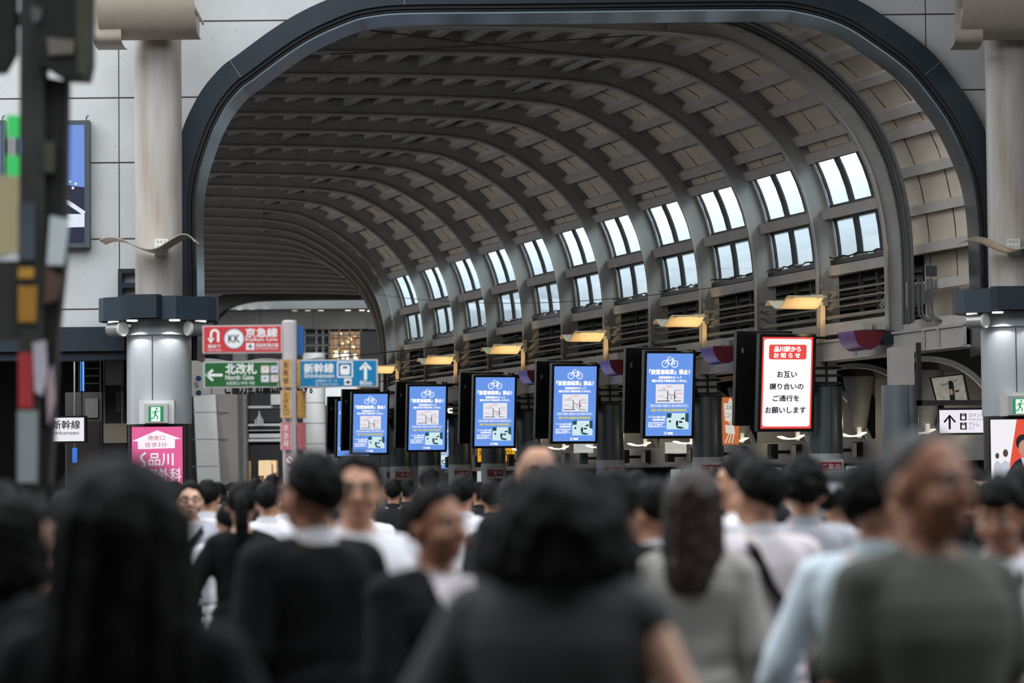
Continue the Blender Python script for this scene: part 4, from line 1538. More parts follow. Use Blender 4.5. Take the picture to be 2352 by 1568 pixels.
# ------------------------------------------------------------------ side arcade behind the right-hand columns
M_arch = mat('arch_rim_white', (236, 232, 224), 0.5, noise=0.04)
M_shell = mat('arcade_shell', (112, 112, 110), 0.6, noise=0.06)
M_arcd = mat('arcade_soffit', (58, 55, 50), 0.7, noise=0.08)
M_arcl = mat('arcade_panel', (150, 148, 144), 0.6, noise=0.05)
STA = STN[:16]


def lengthwise(mb, u0, u1, z0, z1, ys=STA):
    vs, fs = [], []
    for Y in ys:
        vs += [(u0 + ax(Y), Y, z0), (u1 + ax(Y), Y, z0), (u1 + ax(Y), Y, z1), (u0 + ax(Y), Y, z1)]
    n = len(ys)
    for i in range(n - 1):
        for q in range(4):
            fs.append((4 * i + q, 4 * i + (q + 1) % 4, 4 * i + 4 + (q + 1) % 4, 4 * i + 4 + q))
    fs += [(0, 3, 2, 1), (4 * n - 4, 4 * n - 3, 4 * n - 2, 4 * n - 1)]
    mb.add(vs, fs)


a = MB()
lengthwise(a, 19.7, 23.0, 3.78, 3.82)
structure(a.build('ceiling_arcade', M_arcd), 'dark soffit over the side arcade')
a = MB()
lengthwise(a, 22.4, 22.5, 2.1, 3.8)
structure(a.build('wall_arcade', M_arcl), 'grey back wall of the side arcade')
a = MB()
lengthwise(a, 21.2, 21.5, 1.93, 2.28)
lengthwise(a, 21.1, 21.2, 1.88, 1.93)
structure(a.build('trim_3', M_arcl), 'grey fascia band below the arcade lamps')
a = MB()
lengthwise(a, 21.6, 21.7, 0, 1.95)
structure(a.build('wall_ticket_front', M_dark), 'dark shop front under the arcade')
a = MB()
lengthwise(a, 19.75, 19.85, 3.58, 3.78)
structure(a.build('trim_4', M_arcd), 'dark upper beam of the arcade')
gl_n = 0
for k in range(0, 11):
    Y = Yk(k) + 1.1
    X = ax(Y)
    arcpts = spline([(19.9 + X, 3.40), (20.35 + X, 3.47), (20.75 + X, 3.42), (21.1 + X, 3.24), (21.4 + X, 2.92), (21.62 + X, 2.5), (21.72 + X, 2.28)], 5)
    nr = normals(arcpts)
    t = thing('arcade_arch', 'curved pale arch rim in the side arcade, %s from the portal' % ordinal(k + 1), 'arch', (0, Y, 0), group='arches of the side arcade')
    MB().band(arcpts, nr, -0.03, 0.05, -0.10, 0.05).build('rim', M_arch, t, smooth=True)
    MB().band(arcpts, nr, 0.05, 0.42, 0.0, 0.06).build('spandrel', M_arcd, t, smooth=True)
    # hanging half cone between the arches, lit from below
    Yc = Y + 1.2
    Xc = 20.95 + ax(Yc)
    c = thing('cone_shell', 'grey hanging cone-shaped shell in the side arcade, %s from the portal' % ordinal(k + 1), 'shell', (Xc, Yc, 0), group='cone shells of the side arcade')
    MB().lathe([(0.05, 2.36), (0.13, 2.5), (0.18, 2.8), (0.23, 3.1), (0.27, 3.34)], 24).build('shell', M_shell, c, smooth=True)
    MB().box(0.28, 1.4, -0.02, 0.06, 2.28, 3.3).build('slanted_panel', M_arcl, c)
    l = thing('arcade_lamp', 'small white curved lamp under a cone shell, %s from the portal' % ordinal(k + 1), 'lamp', (Xc - 0.15, Yc - 0.25, 2.36), PH, 'small lamps of the side arcade')
    sec = [(-0.22, 0.0), (-0.12, -0.035), (0.0, -0.045), (0.12, -0.03), (0.22, 0.02)]
    MB().band(sec, normals(sec), 0, 0.02, -0.12, 0.12).build('lamp_shade', glow('arcade_lamp_white', (255, 244, 220), 1.6), l)
    MB().box(0.1, 0.16, -0.02, 0.02, -0.06, 0.12).build('bracket', M_arch, l)
    d = bpy.data.lights.new('arcade_uplight', 'POINT')
    d.energy = 6
    d.color = (1, 0.88, 0.68)
    d.shadow_soft_size = 0.08
    oo = bpy.data.objects.new('arcade_uplight', d)
    oo.location = (Xc + 0.25, Yc - 0.75, 2.55)
    COL.objects.link(oo)
    # camera on the fascia
    cm = thing('security_camera', 'black security camera on the fascia band, %s from the portal' % ordinal(k + 1), 'camera', (20.95 + ax(Yc + 0.5), Yc + 0.5, 2.10), R(20), 'cameras on the fascia band')
    MB().box(-0.36, -0.22, -0.08, 0.08, -0.13, 0.15).build('body', M_black, cm)
    MB().cyl((-0.22, 0, 0), (0.05, 0, 0.0), 0.03, 0.03, 10).build('arm', M_black, cm)
    MB().box(0.05, 0.13, -0.09, 0.09, -0.12, 0.12).build('wall_plate', M_duct, cm)
    MB().box(0.15, 0.4, -0.12, 0.1, -0.12, 0.14).build('speaker_box', M_black, cm)
    if k in (1, 2, 3, 4, 5):
        for q in range(3):
            gl_n += 1
            y1 = Yk(k) + 0.4 + q * 0.8
            o = MB().box(-0.1, 0.1, -0.02, 0.02, 0, 0.75).build('lit_shop_window', glow('shop_window_light', (170, 196, 200), 0.55))
            o.location = (21.45 + ax(y1), y1, 1.08)
            tag(o, 'narrow lit window in the dark shop front, %s pane from the portal' % ordinal(gl_n), 'window light', 'lit panes of the shop front')
# posters above the fascia
for n, (px, py, Y, wd, ht, rgb, lab) in enumerate(((1678, 966, 54.0, 0.30, 0.85, (214, 118, 60), 'orange poster with white slips between the first two displays'), (1552, 1028, 58.5, 0.42, 0.22, (206, 206, 196), 'white lit notice panel below the second display'), (1340, 1028, 64.0, 0.42, 0.22, (196, 198, 196), 'white lit notice panel below the third display'))):
    t = thing('wall_poster', lab, 'poster', at(px, py, Y), R(-4))
    MB().box(-wd / 2, wd / 2, 0, 0.04, -ht / 2, ht / 2).build('sheet', glow('poster_face_%d' % n, rgb, 0.75), t)
    w = MB()
    if n == 0:
        for q in range(3):
            stroke(w, spline([(-0.1 + 0.06 * q, -0.4), (0.0 + 0.03 * q, -0.15), (0.1 - 0.1 * q, 0.1), (0.0, 0.4)], 5), 0.02, -0.004)
        flat(w, [(-0.10, 0.0), (0.08, -0.02), (0.06, 0.30), (-0.12, 0.32)], -0.005)
        flat(w, [(-0.09, -0.22), (0.08, -0.24), (0.06, -0.09), (-0.1, -0.07)], -0.005)
    else:
        flat(w, [(-0.15, -0.06), (0.15, -0.06), (0.15, -0.05), (-0.15, -0.05)], -0.004)
    w.build('slips', glow('poster_slip', (232, 226, 216), 0.8), t)
    if n == 0:
        w = MB()
        write(w, 'スIII', -0.09, 0.04, 0.2, 0.28, -0.007)
        write(w, 'こ.コトラ。', -0.1, 0.06, 0.06, 0.14, -0.007)
        w.build('lettering', M_black, t)
# yellow exit board far down the hall
t = thing('yellow_exit_board', 'yellow lit east exit board seen below the fourth display', 'sign', at(1140, 1046, 70.6))
k72 = 70.6 / FPX
MB().box(-45 * k72, 45 * k72, 0, 0.12, -16 * k72, 20 * k72).build('housing', M_black, t)
MB().box(-43 * k72, 43 * k72, -0.01, 0, -14 * k72, 18 * k72).build('lit_face', glow('yellow_face', (236, 172, 44), 0.85), t)
w = MB()
write(w, '港南口（東口）', -40 * k72, 36 * k72, 0, 12 * k72, -0.014, bold=0.005)
write(w, 'Konan Exit (East Exit)', -20 * k72, 36 * k72, -11 * k72, -3 * k72, -0.014)
w.build('lettering', glow('yellow_ink', (120, 84, 20), 0.5), t)
pbox('lit_doorway_strip', 'pale vertical strip light beside the clad columns under the fourth display', 'light', 1096, 1112, 1064, 1110, 75.0, 0.1, glow('doorway_strip', (190, 206, 208), 0.8))

# ------------------------------------------------------------------ white arrow sign on the right, its gallows and a slanting picture
Y = 43.4
k = Y / FPX
o = at(2228, 967, Y)
t = thing('locker_arrow_sign', 'white lit coin locker and Atre sign with a black up-arrow at the right', 'sign', o)
PLX = lambda px, py: ((px - 2228) * k, -(py - 967) * k)
x0, z0 = PLX(2155, 997)
x1, z1 = PLX(2300, 936)
MB().box(x0, x1, 0, 0.14, z0, z1).build('housing', M_black, t)
fx0, fz0 = PLX(2158, 993.5)
fx1, fz1 = PLX(2298, 941)
MB().box(fx0, fx1, -0.006, 0, fz0, fz1).build('lit_face', glow('locker_face', (240, 236, 248), 0.95), t)
w = MB()
stroke(w, [PLX(2181, 985), PLX(2181, 954)], 5 * k, -0.009)
stroke(w, [PLX(2168.5, 969), PLX(2181, 953.5), PLX(2194, 969)], 4.6 * k, -0.009)
for y0 in (949, 970):
    w.prism([PLX(2205, y0 + 16), PLX(2220, y0 + 16), PLX(2220, y0), PLX(2205, y0)], -0.009, -0.006)
write(w, 'コインロッカー', PLX(2225, 0)[0], PLX(2294, 0)[0], PLX(0, 957)[1], PLX(0, 949)[1], -0.009)
write(w, 'アトレ', PLX(2225, 0)[0], PLX(2249, 0)[0], PLX(0, 979)[1], PLX(0, 970)[1], -0.009)
w.build('black_print', M_black, t)
w = MB()
write(w, 'Coin Locker', PLX(2225, 0)[0], PLX(2268, 0)[0], PLX(0, 965)[1], PLX(0, 960)[1], -0.009)
write(w, 'Atre', PLX(2225, 0)[0], PLX(2236, 0)[0], PLX(0, 985)[1], PLX(0, 981)[1], -0.009)
w.build('grey_print', M_grey, t)
w = MB()
for y0 in (949, 970):
    w.prism(rrect(PLX(2208.5, 0)[0], PLX(2216.5, 0)[0], PLX(0, y0 + 13.5)[1], PLX(0, y0 + 6)[1], 1 * k), -0.012, -0.009)
    stroke(w, arc(*PLX(2212.5, y0 + 5), 3 * k, 0, 180, 8), 1.2 * k, -0.011)
w.build('pictogram', glow('locker_face', (240, 236, 248), 0.95), t)
gx0, gz0 = PLX(2108, 930)
gx1, gz1 = PLX(2119, 785)
hx1, hz1 = PLX(2300, 918)
MB().box(gx0, gx1, 0.02, 0.10, gz0, gz1).box(gx0, hx1, 0.02, 0.10, gz0, hz1).build('gallows_frame', mat('gallows_brown', (40, 36, 36), 0.5, noise=0.05), t)
o = at(2185, 894, 45.9)
t = thing('slanting_picture', 'tilted lit picture of a hanging figure in a black frame behind the arrow sign', 'picture', o)
k2 = 45.9 / FPX
PX = lambda px, py: ((px - 2185) * k2, -(py - 894) * k2)
MB().prism([PX(2150, 930), PX(2230, 930), PX(2216, 856), PX(2134, 866)], 0.0, 0.08).build('frame', M_black, t)
MB().prism([PX(2153, 926), PX(2223, 926), PX(2211, 861), PX(2140, 868)], -0.01, 0.0).build('photo', mat('picture_paper', (184, 178, 164), 0.4, noise=0.35, scale=9, emit=0.28), t)
w = MB()
flat(w, [PX(2178, 876), PX(2184, 873), PX(2190, 880), PX(2192, 905), PX(2194, 924), PX(2182, 924), PX(2180, 900)], -0.013)
stroke(w, [PX(2160, 885), PX(2180, 880), PX(2200, 872)], 1.5 * k2, -0.013)
flat(w, [PX(2193, 897), PX(2202, 895), PX(2202, 900), PX(2194, 900)], -0.013)
w.build('dark_figure', M_black, t)
w = MB()
flat(w, [PX(2180, 894), PX(2187, 893), PX(2189, 906), PX(2182, 907)], -0.015)
w.build('pink_patch', mat('skin_patch', (206, 160, 150), 0.5, noise=0.05, emit=0.2), t)

# ad light box on the right column
Y = YC - 0.62
k = Y / FPX
o = at(2338, 1024, Y)
t = thing('advert_light_box', 'white and red lit advertisement with a person in a dark suit at the right edge', 'advertisement', o)
PX = lambda px, py: ((px - 2338) * k, -(py - 1024) * k)
x0, z0 = PX(2272, 1112); x1, z1 = PX(2404, 961)
MB().box(x0, x1, 0, 0.14, z0, z1).build('frame', M_black, t)
x0, z0 = PX(2276, 1110); x1, z1 = PX(2400, 963)
MB().box(x0, x1, -0.006, 0, z0, z1).build('lit_face', glow('advert_white', (246, 244, 250), 0.95), t)
w = MB()
flat(w, [PX(2336, 963), PX(2400, 963), PX(2400, 1110), PX(2320, 1110), PX(2319, 1062)], -0.008)
w.build('red_field', glow('advert_red', (238, 84, 60), 0.9), t)
w = MB()
flat(w, [PX(2312, 1086), PX(2330, 1060), PX(2346, 1050), PX(2366, 1052), PX(2384, 1070), PX(2390, 1110), PX(2306, 1110)], -0.010)
w.add([(PX(2350, 1018)[0] + 17 * k * math.cos(R(q)), -0.0105, PX(0, 1016)[1] + 19 * k * math.sin(R(q))) for q in range(0, 360, 20)], [tuple(range(18))])
w.build('suit_and_hair', glow('advert_dark', (30, 30, 44), 0.7), t)
w = MB()
w.add([(PX(2352, 0)[0] + 13 * k * math.cos(R(q)), -0.012, PX(0, 1029)[1] + 19 * k * math.sin(R(q))) for q in range(0, 360, 20)], [tuple(range(18))])
w.build('face', glow('advert_skin', (206, 160, 136), 0.8), t)
w = MB()
flat(w, [PX(2344, 1050), PX(2358, 1050), PX(2352, 1080)], -0.013)
for cx, sc in ((2308, 1.0), (2290, 0.72)):
    flat(w, [PX(cx - 13 * sc, 1110), PX(cx - 11 * sc, 1066), PX(cx, 1056), PX(cx + 11 * sc, 1064), PX(cx + 13 * sc, 1110)], -0.0085)
w.build('white_shirts', glow('advert_shirt', (208, 212, 224), 0.85), t)
w = MB()
for cx, cy, sc in ((2309, 1040, 1.0), (2290, 1046, 0.75)):
    w.add([(PX(cx, 0)[0] + 6 * sc * k * math.cos(R(q)), -0.009, PX(0, cy)[1] + 9 * sc * k * math.sin(R(q))) for q in range(0, 360, 24)], [tuple(range(15))])
w.build('small_heads', glow('advert_heads', (96, 70, 60), 0.7), t)

# ------------------------------------------------------------------ far end of the hall
YF = 113.0
kF = YF / FPX


def far_box(mb, px0, px1, py0, py1, y0=0.0, dep=0.3):
    a, b = at(px0, py1, YF), at(px1, py0, YF)
    mb.box(a.x, b.x, YF + y0, YF + y0 + dep, a.z, b.z)
    return mb


M_fasc = mat('far_fascia_white', (182, 188, 190), 0.5, noise=0.03)
M_fpan = mat('far_panel_grey', (84, 83, 80), 0.6, noise=0.05)
M_fdark = mat('far_glass_dark', (30, 30, 32), 0.55, spec=0.2, noise=0.08)
M_stone = mat('far_stone', (100, 100, 98), 0.7, noise=0.10)
M_pier = mat('far_pier_grey', (182, 184, 182), 0.6, noise=0.04)
M_warm = glow('warm_interior', (214, 160, 92), 0.55)
M_warmb = glow('warm_lamp', (255, 226, 170), 1.6)
# dark end arch
ea = [at(px, py, YF - 1.0) for px, py in ((488, 800), (490, 750), (505, 722), (535, 704), (575, 694), (620, 690.5), (700, 689), (860, 687.5), (960, 690), (1100, 760))]
ea = spline([(p.x, p.z) for p in ea], 5)
m = MB().band(ea, normals(ea), 0.0, 0.55, YF - 1.2, YF - 0.6)
structure(m.build('trim_5', mat('end_arch_dark', (60, 58, 56), 0.6), smooth=True), 'dark arch at the far end of the hall')
# everything above the fascia is closed by a dark gable
top = [at(480, 705, YF), at(620, 705, YF), at(1150, 705, YF)]
structure(MB().box(at(430, 700, YF).x, at(1300, 700, YF).x, YF + 0.2, YF + 0.4, at(700, 690, YF).z, 16).build('wall_far_gable', M_dark))
f = far_box(MB(), 520, 1000, 688, 711, -0.1, 0.5)
fas = structure(f.build('trim_6', M_fasc), 'white fascia across the far end')
d = MB()
for px in (552, 580, 611, 678, 708, 738, 800, 832, 858):
    a = at(px, 713, YF)
    d.cyl((a.x, YF - 0.25, a.z + 0.02), (a.x, YF - 0.25, a.z - 0.02), 0.11, 0.11, 12)
d.build('downlight', glow('far_downlight', (255, 240, 220), 1.5), fas)
soffit = far_box(MB(), 440, 1000, 711, 714, -0.5, 0.6)
structure(soffit.build('trim_7', M_fpan))
pw = MB()
for a, b in ((100, 596.5), (597.5, 718.5), (719.5, 843.5), (844.5, 1500)):
    far_box(pw, a, b, 709, 756, 0.02, 0.3)
structure(pw.build('wall_far', M_fpan), 'grey panelled band of the far wall')
structure(far_box(MB(), -100, 1700, 736, 1215, 1.6, 0.3).build('wall_far_back', M_fdark))
# lit hall behind the glass
t = thing('lit_lobby', 'warm glowing lobby with lamps seen behind dark glass at the far end', 'lobby', (0, 0, 0))
far_box(MB(), 756, 826, 757, 905, 1.2, 0.42).build('warm_wall', mat('lobby_gold', (150, 112, 66), 0.5, noise=0.3, scale=4, emit=0.12), t)
lm = MB()
rnd = random.Random(3)
for i in range(26):
    a = at(rnd.uniform(765, 822), rnd.uniform(765, 832), YF + 0.8)
    lm.ball(a, rnd.uniform(0.025, 0.06), nu=8, nv=5)
lm.build('pendant_lights', M_warmb, t)
l2 = MB()
for px, py in ((772, 815), (779, 817), (788, 818), (793, 812), (798, 820), (815, 818)):
    a = at(px, py, YF + 0.7)
    l2.box(a.x - 0.05, a.x + 0.05, a.y, a.y + 0.1, a.z - 0.12, a.z + 0.12)
l2.build('white_lamps', glow('lobby_white', (255, 250, 235), 1.3), t)
gw = MB()
for px in (700, 727, 742, 757, 780, 804, 829):
    a, b = at(px, 905, YF), at(px, 757, YF)
    gw.box(a.x - 0.03, a.x + 0.03, YF + 0.1, YF + 0.2, a.z, b.z)
for py in (770, 793, 812, 850, 870):
    a, b = at(692, py, YF), at(832, py, YF)
    gw.box(a.x, b.x, YF + 0.1, YF + 0.18, a.z - 0.02, a.z + 0.02)
tag(gw.build('curtain_wall_grid', M_stone), 'grid of grey glazing bars in front of the warm lobby', 'glazing bars')
pbox('bright_light_box', 'bright white lit panel at the far end just under the blue board', 'light panel', 742, 815, 884, 931, YF - 1.5, 1.58, glow('far_white_panel', (222, 234, 238), 1.0))
pbox('lobby_dark_canopy', 'dark canopy at the far end right of the warm lobby', 'canopy', 828, 905, 760, 905, YF - 0.4, 2.1, M_fdark)
# leaning grey pier
a = [at(px, py, YF - 3) for px, py in ((443, 880), (493, 880), (512, 1110), (464, 1110))]
b = [at(px, py, YF - 3) for px, py in ((493, 880), (537, 880), (539, 1110), (512, 1110))]
t = thing('leaning_pier', 'pale grey panelled leaning pier at the far end left of the stone column', 'pier', (0, 0, 0))
t['kind'] = 'structure'
MB().prism([(p.x, p.z) for p in a[:2]] + [(a[2].x, 0), (a[3].x - 0.1, 0)], YF - 3, YF - 2.0).build('front_face', M_pier, t)
v = [(a[1].x, YF - 3, a[1].z), (b[1].x, YF - 1.6, b[1].z), (b[2].x, YF - 1.6, 0), (a[2].x, YF - 3, 0)]
v2 = [(x, y + 0.6, z) for x, y, z in v]
MB().add(v + v2, [(0, 1, 2, 3), (7, 6, 5, 4), (0, 4, 5, 1), (1, 5, 6, 2), (2, 6, 7, 3), (3, 7, 4, 0)]).build('side_face', mat('far_pier_shaded_side', (150, 144, 140), 0.6, noise=0.04), t)  # face in shadow: the shade is put into its darker grey
j = MB()
for py in (947, 1009, 1071):
    p0, p1, p2 = at(440, py, YF - 3), at(502, py, YF - 3), at(539, py, YF - 1.7)
    j.tube([(p0.x, YF - 3.0, p0.z), (p1.x, YF - 3.0, p0.z), (p2.x, YF - 1.62, p0.z)], 0.015, 5)
j.build('panel_joint', M_stone, t)
o = far_box(MB(), 538, 567, 756, 1150, -0.3, 0.8).build('column_stone', M_stone)
structure(o, 'dark stone column at the far end')
# dark shop recess with louvres, lintels and a tower emblem
t = thing('far_shop_front', 'dark louvred shop front with a pale tower emblem at the far end', 'shop front', (0, 0, 0))
far_box(MB(), 567, 700, 900, 1150, 0.6, 0.3).build('back_wall', M_fdark, t)
l = MB()
for py in range(938, 968, 4):
    far_box(l, 567, 645, py, py + 2.2, 0.4, 0.2)
for py in (980, 984, 988):
    far_box(l, 567, 645, py, py + 1.6, 0.4, 0.2)
l.build('louvres', mat('far_louvre', (56, 58, 60), 0.5, noise=0.05), t)
l = MB()
for y0, y1 in ((931, 937), (972, 978), (986.5, 989), (1007, 1014)):
    far_box(l, 567, 647, y0, y1, 0.25, 0.3)
far_box(l, 570, 646, 995, 1005, 0.3, 0.2)
l.build('lintel', M_pier, t)
e = MB()
for i, (px, py) in enumerate(((584, 962), (586.6, 962), (589.2, 957), (591.8, 952), (593.2, 944), (594.6, 944), (597.2, 952), (599.8, 957), (602.4, 962))):
    a0, b0 = at(px, 977, YF), at(px + 1.4, py, YF)
    e.box(a0.x, b0.x, YF + 0.2, YF + 0.24, a0.z, b0.z)
e.build('tower_emblem', M_pier, t)
a0, b0 = at(594, 1130, YF), at(637, 1056, YF)
MB().box(a0.x, b0.x, YF + 0.4, YF + 0.5, a0.z, b0.z).build('lit_doorway', mat('doorway_warm', (120, 88, 54), 0.5, noise=0.4, scale=6, emit=0.2), t)
a0, b0 = at(563, 1130, YF), at(574, 1058, YF)
MB().box(a0.x, b0.x, YF + 0.4, YF + 0.5, a0.z, b0.z).build('lit_side_window', mat('doorway_warm2', (150, 120, 80), 0.5, noise=0.3, scale=6, emit=0.15), t)
l = MB()
for px, py, w_, h_ in ((600, 1075, 0.10, 0.28), (615, 1078, 0.14, 0.35), (631, 1072, 0.06, 0.22), (600, 1062, 0.08, 0.08), (629, 1062, 0.07, 0.08)):
    p = at(px, py, YF + 0.3)
    l.box(p.x - w_, p.x + w_, YF + 0.3, YF + 0.35, p.z - h_, p.z + h_)
l.build('lit_goods', glow('shop_goods', (246, 216, 170), 0.9), t)
pbox('far_small_sign', 'small white sign above the louvres of the far shop front', 'sign', 622, 645, 905, 929, YF - 0.2, 0.79, M_pier)
# round pale pier
p = at(722, 1000, YF - 4)
k4 = (YF - 4) / FPX
t = MB().cyl((0, 0, 0), (0, 0, at(722, 905, YF - 4).z + 1.5), 26 * k4, 26 * k4, 32)
o = t.build('round_pier', M_pier, smooth=True, loc=(p.x, YF - 4, 0))
tag(o, 'pale round pier at the far end behind the white sign post', 'pier')
o['kind'] = 'structure'
r = MB()
for py in (925, 972, 1019, 1066):
    z = at(722, py, YF - 4).z
    r.cyl((0, 0, z - 0.012), (0, 0, z + 0.012), 26 * k4 + 0.01, 26 * k4 + 0.01, 32)
r.build('panel_joint', M_stone, o)
pbox('far_board_stand', 'dark poster stand beside the round pier at the far end', 'stand', 746, 775, 930, 1212, YF - 3, 0.3, M_kiosk)

# ------------------------------------------------------------------ out-of-focus sign mast close on the left
YM = 13.0
k = YM / FPX
o = at(105, 1000, YM)
t = thing('sign_mast', 'dark sign mast close to the camera at the left edge, with stickers and green lamps', 'mast', (o.x, YM, 0))
M_mast = mat('mast_steel', (66, 66, 64), 0.45, metal=0.2, noise=0.2, scale=5)
M_mast2 = mat('mast_black', (38, 37, 35), 0.5, noise=0.2)
PM = lambda px, py: (at(px, py, YM).x - o.x, at(px, py, YM).z)


def mprism(pts, y0, y1):
    return MB().prism([PM(*p) for p in pts], y0, y1)


mprism([(52, -60), (108, -60), (108, 600), (96, 1120), (50, 1120)], -0.08, 0.04).build('post', M_mast, t, smooth=False)
mprism([(108, 180), (158, 190), (152, 600), (136, 760), (118, 1110), (96, 1120), (108, 600)], -0.05, 0.06).build('rear_panel', M_mast2, t)
z11 = PM(100, 1110)[1]
MB().cyl((PM(50, 0)[0] + 0.05, 0, 0), (PM(50, 0)[0] + 0.05, 0, z11), 0.045, 0.045, 20).cyl((PM(50, 0)[0] + 0.05, 0, 0), (PM(50, 0)[0] + 0.05, 0, 0.02), 0.16, 0.16, 24).build('base_pole', M_mast, t, smooth=True)
h = mprism([(96, -60), (214, -60), (214, 150), (206, 188), (150, 186), (96, 150)], -0.14, 0.06).build('head_box', M_mast2, t)
mprism([(184, -60), (214, -60), (214, 150), (206, 188), (188, 176)], -0.150, -0.14).build('olive_side', mat('olive_panel', (70, 76, 58), 0.5, noise=0.1), h)
mprism([(120, 98), (182, 104), (180, 134), (124, 138)], -0.155, -0.14).build('silver_clip', mat('silver_clip', (170, 160, 152), 0.3, metal=0.6, noise=0.1), h)
mprism([(84, 26), (110, 34), (104, 62), (86, 62)], -0.155, -0.14).build('silver_latch', mat('silver_latch', (140, 140, 142), 0.3, metal=0.6, noise=0.1), h)
mprism([(-60, -60), (36, -60), (36, 120), (10, 165), (-60, 170)], -0.05, 0.08).build('left_box', M_mast2, t)
MB().box(PM(36, 0)[0] - 0.01, PM(52, 0)[0] + 0.01, -0.02, 0.02, PM(0, 60)[1], PM(0, 30)[1]).build('left_box_arm', M_mast, t)
gl = MB()
for y0, y1 in ((270, 318), (362, 408)):
    mprism([(22, y0), (48, y0), (48, y1), (24, y1)], -0.09, -0.04).build('green_lamp', glow('green_lamp', (60, 190, 100), 1.0), t)
mprism([(-60, 405), (50, 405), (46, 575), (-60, 600)], -0.06, 0.02).build('lit_panel', glow('lit_cream_panel', (176, 168, 134), 0.6), t)
mprism([(-60, 600), (48, 600), (44, 780), (-60, 790)], -0.05, 0.02).build('lower_box', M_mast, t)
for (x0, x1, y0, y1, rgb, nm) in ((50, 86, 618, 642, (196, 150, 60), 'yellow_sticker'), (50, 92, 660, 742, (176, 128, 52), 'yellow_notice'), (50, 84, 812, 938, (184, 62, 66), 'red_notice'), (48, 94, 944, 1108, (150, 160, 162), 'white_notice'), (108, 132, 330, 400, (74, 78, 60), 'olive_sticker')):
    q = mprism([(x0, y0), (x1, y0), (x1 - 2, y1), (x0, y1)], -0.092, -0.06).build(nm, mat(nm, rgb, 0.5, noise=0.08), t)
q = mprism([(84, 790), (112, 784), (116, 860), (104, 910), (88, 900)], -0.10, -0.085).build('white_side_notice', mat('white_side_notice', (196, 190, 200), 0.5, noise=0.06), t)
mprism([(112, 880), (126, 840), (130, 920), (118, 975)], -0.085, -0.05).build('pink_edge_notice', mat('pink_edge', (186, 160, 168), 0.5, noise=0.1), t)
# lamps of the shops far behind the mast
pbox('ceiling_glow_lamp', 'small warm strip lamp glowing left of the mast', 'lamp', 12, 50, 748, 768, 46.0, 0.1, glow('small_warm', (255, 226, 190), 1.1))
mprism([(124, 500), (166, 508), (160, 560), (154, 612), (116, 612)], -0.11, -0.085).build('white_side_board', mat('acrylic_white', (206, 216, 216), 0.3, noise=0.05), t)
mprism([(112, 612), (150, 640), (140, 690), (110, 700)], -0.10, -0.085).build('brown_side_notice', mat('brown_notice', (92, 70, 60), 0.5, noise=0.15), t)
mprism([(50, 470), (88, 470), (88, 600), (50, 600)], -0.092, -0.07).build('grey_notice', mat('grey_notice', (78, 84, 92), 0.5, noise=0.15), t)
for _x in (-11.0, -8.0, -5.0, -1.0):  # added lights, out of view, to brighten the far end
    spot('far_end_fill_spot', (_x, 99.4, 8.0), (_x + 0.5, YF, 4.1), 2900, 39, (0.95, 0.97, 1.0), 0.5, 0.15)

# ------------------------------------------------------------------ people
SKIN = {}


def skin(tone):
    tones = {'light': (214, 168, 142), 'mid': (196, 146, 118), 'tan': (156, 108, 84)}
    return mat('skin_' + tone, tones[tone], 0.5, spec=0.35, noise=0.06, scale=9)


M_hair = mat('hair_black', (11, 10, 9), 0.65, spec=0.12, noise=0.25, scale=30)
M_hairb = mat('hair_brown', (44, 31, 27), 0.5, spec=0.28, noise=0.25, scale=30)
M_hairg = mat('hair_grey', (96, 92, 90), 0.6, noise=0.25, scale=30)
M_hairs = mat('hair_short_grey', (58, 55, 54), 0.7, noise=0.25, scale=40)
M_eye = mat('eye_white', (216, 210, 204), 0.3, noise=0.0)
M_iris = mat('eye_dark', (26, 18, 14), 0.2, noise=0.0)
M_lip = mat('lip', (158, 92, 84), 0.5, noise=0.04)
M_leather = mat('black_leather', (20, 19, 20), 0.45, noise=0.1)


def cloth(name, rgb):
    return mat('cloth_' + name, rgb, 0.85, spec=0.15, noise=0.07, scale=7, bump=0.25)


FAB = {
    'black': cloth('black', (17, 17, 18)), 'navy': cloth('navy', (24, 27, 34)), 'white': cloth('white', (226, 224, 230)),
    'sky': cloth('sky', (210, 222, 230)), 'grey': cloth('grey', (74, 77, 77)), 'taupe': cloth('taupe', (160, 156, 150)),
    'olive': cloth('olive', (88, 91, 85)), 'lightgrey': cloth('lightgrey', (176, 176, 184)), 'charcoal': cloth('charcoal', (38, 38, 40)),
    'brown': cloth('brown', (52, 42, 36)), 'pinkwhite': cloth('pinkwhite', (222, 212, 216)), 'beige': cloth('beige', (150, 132, 108)),
}


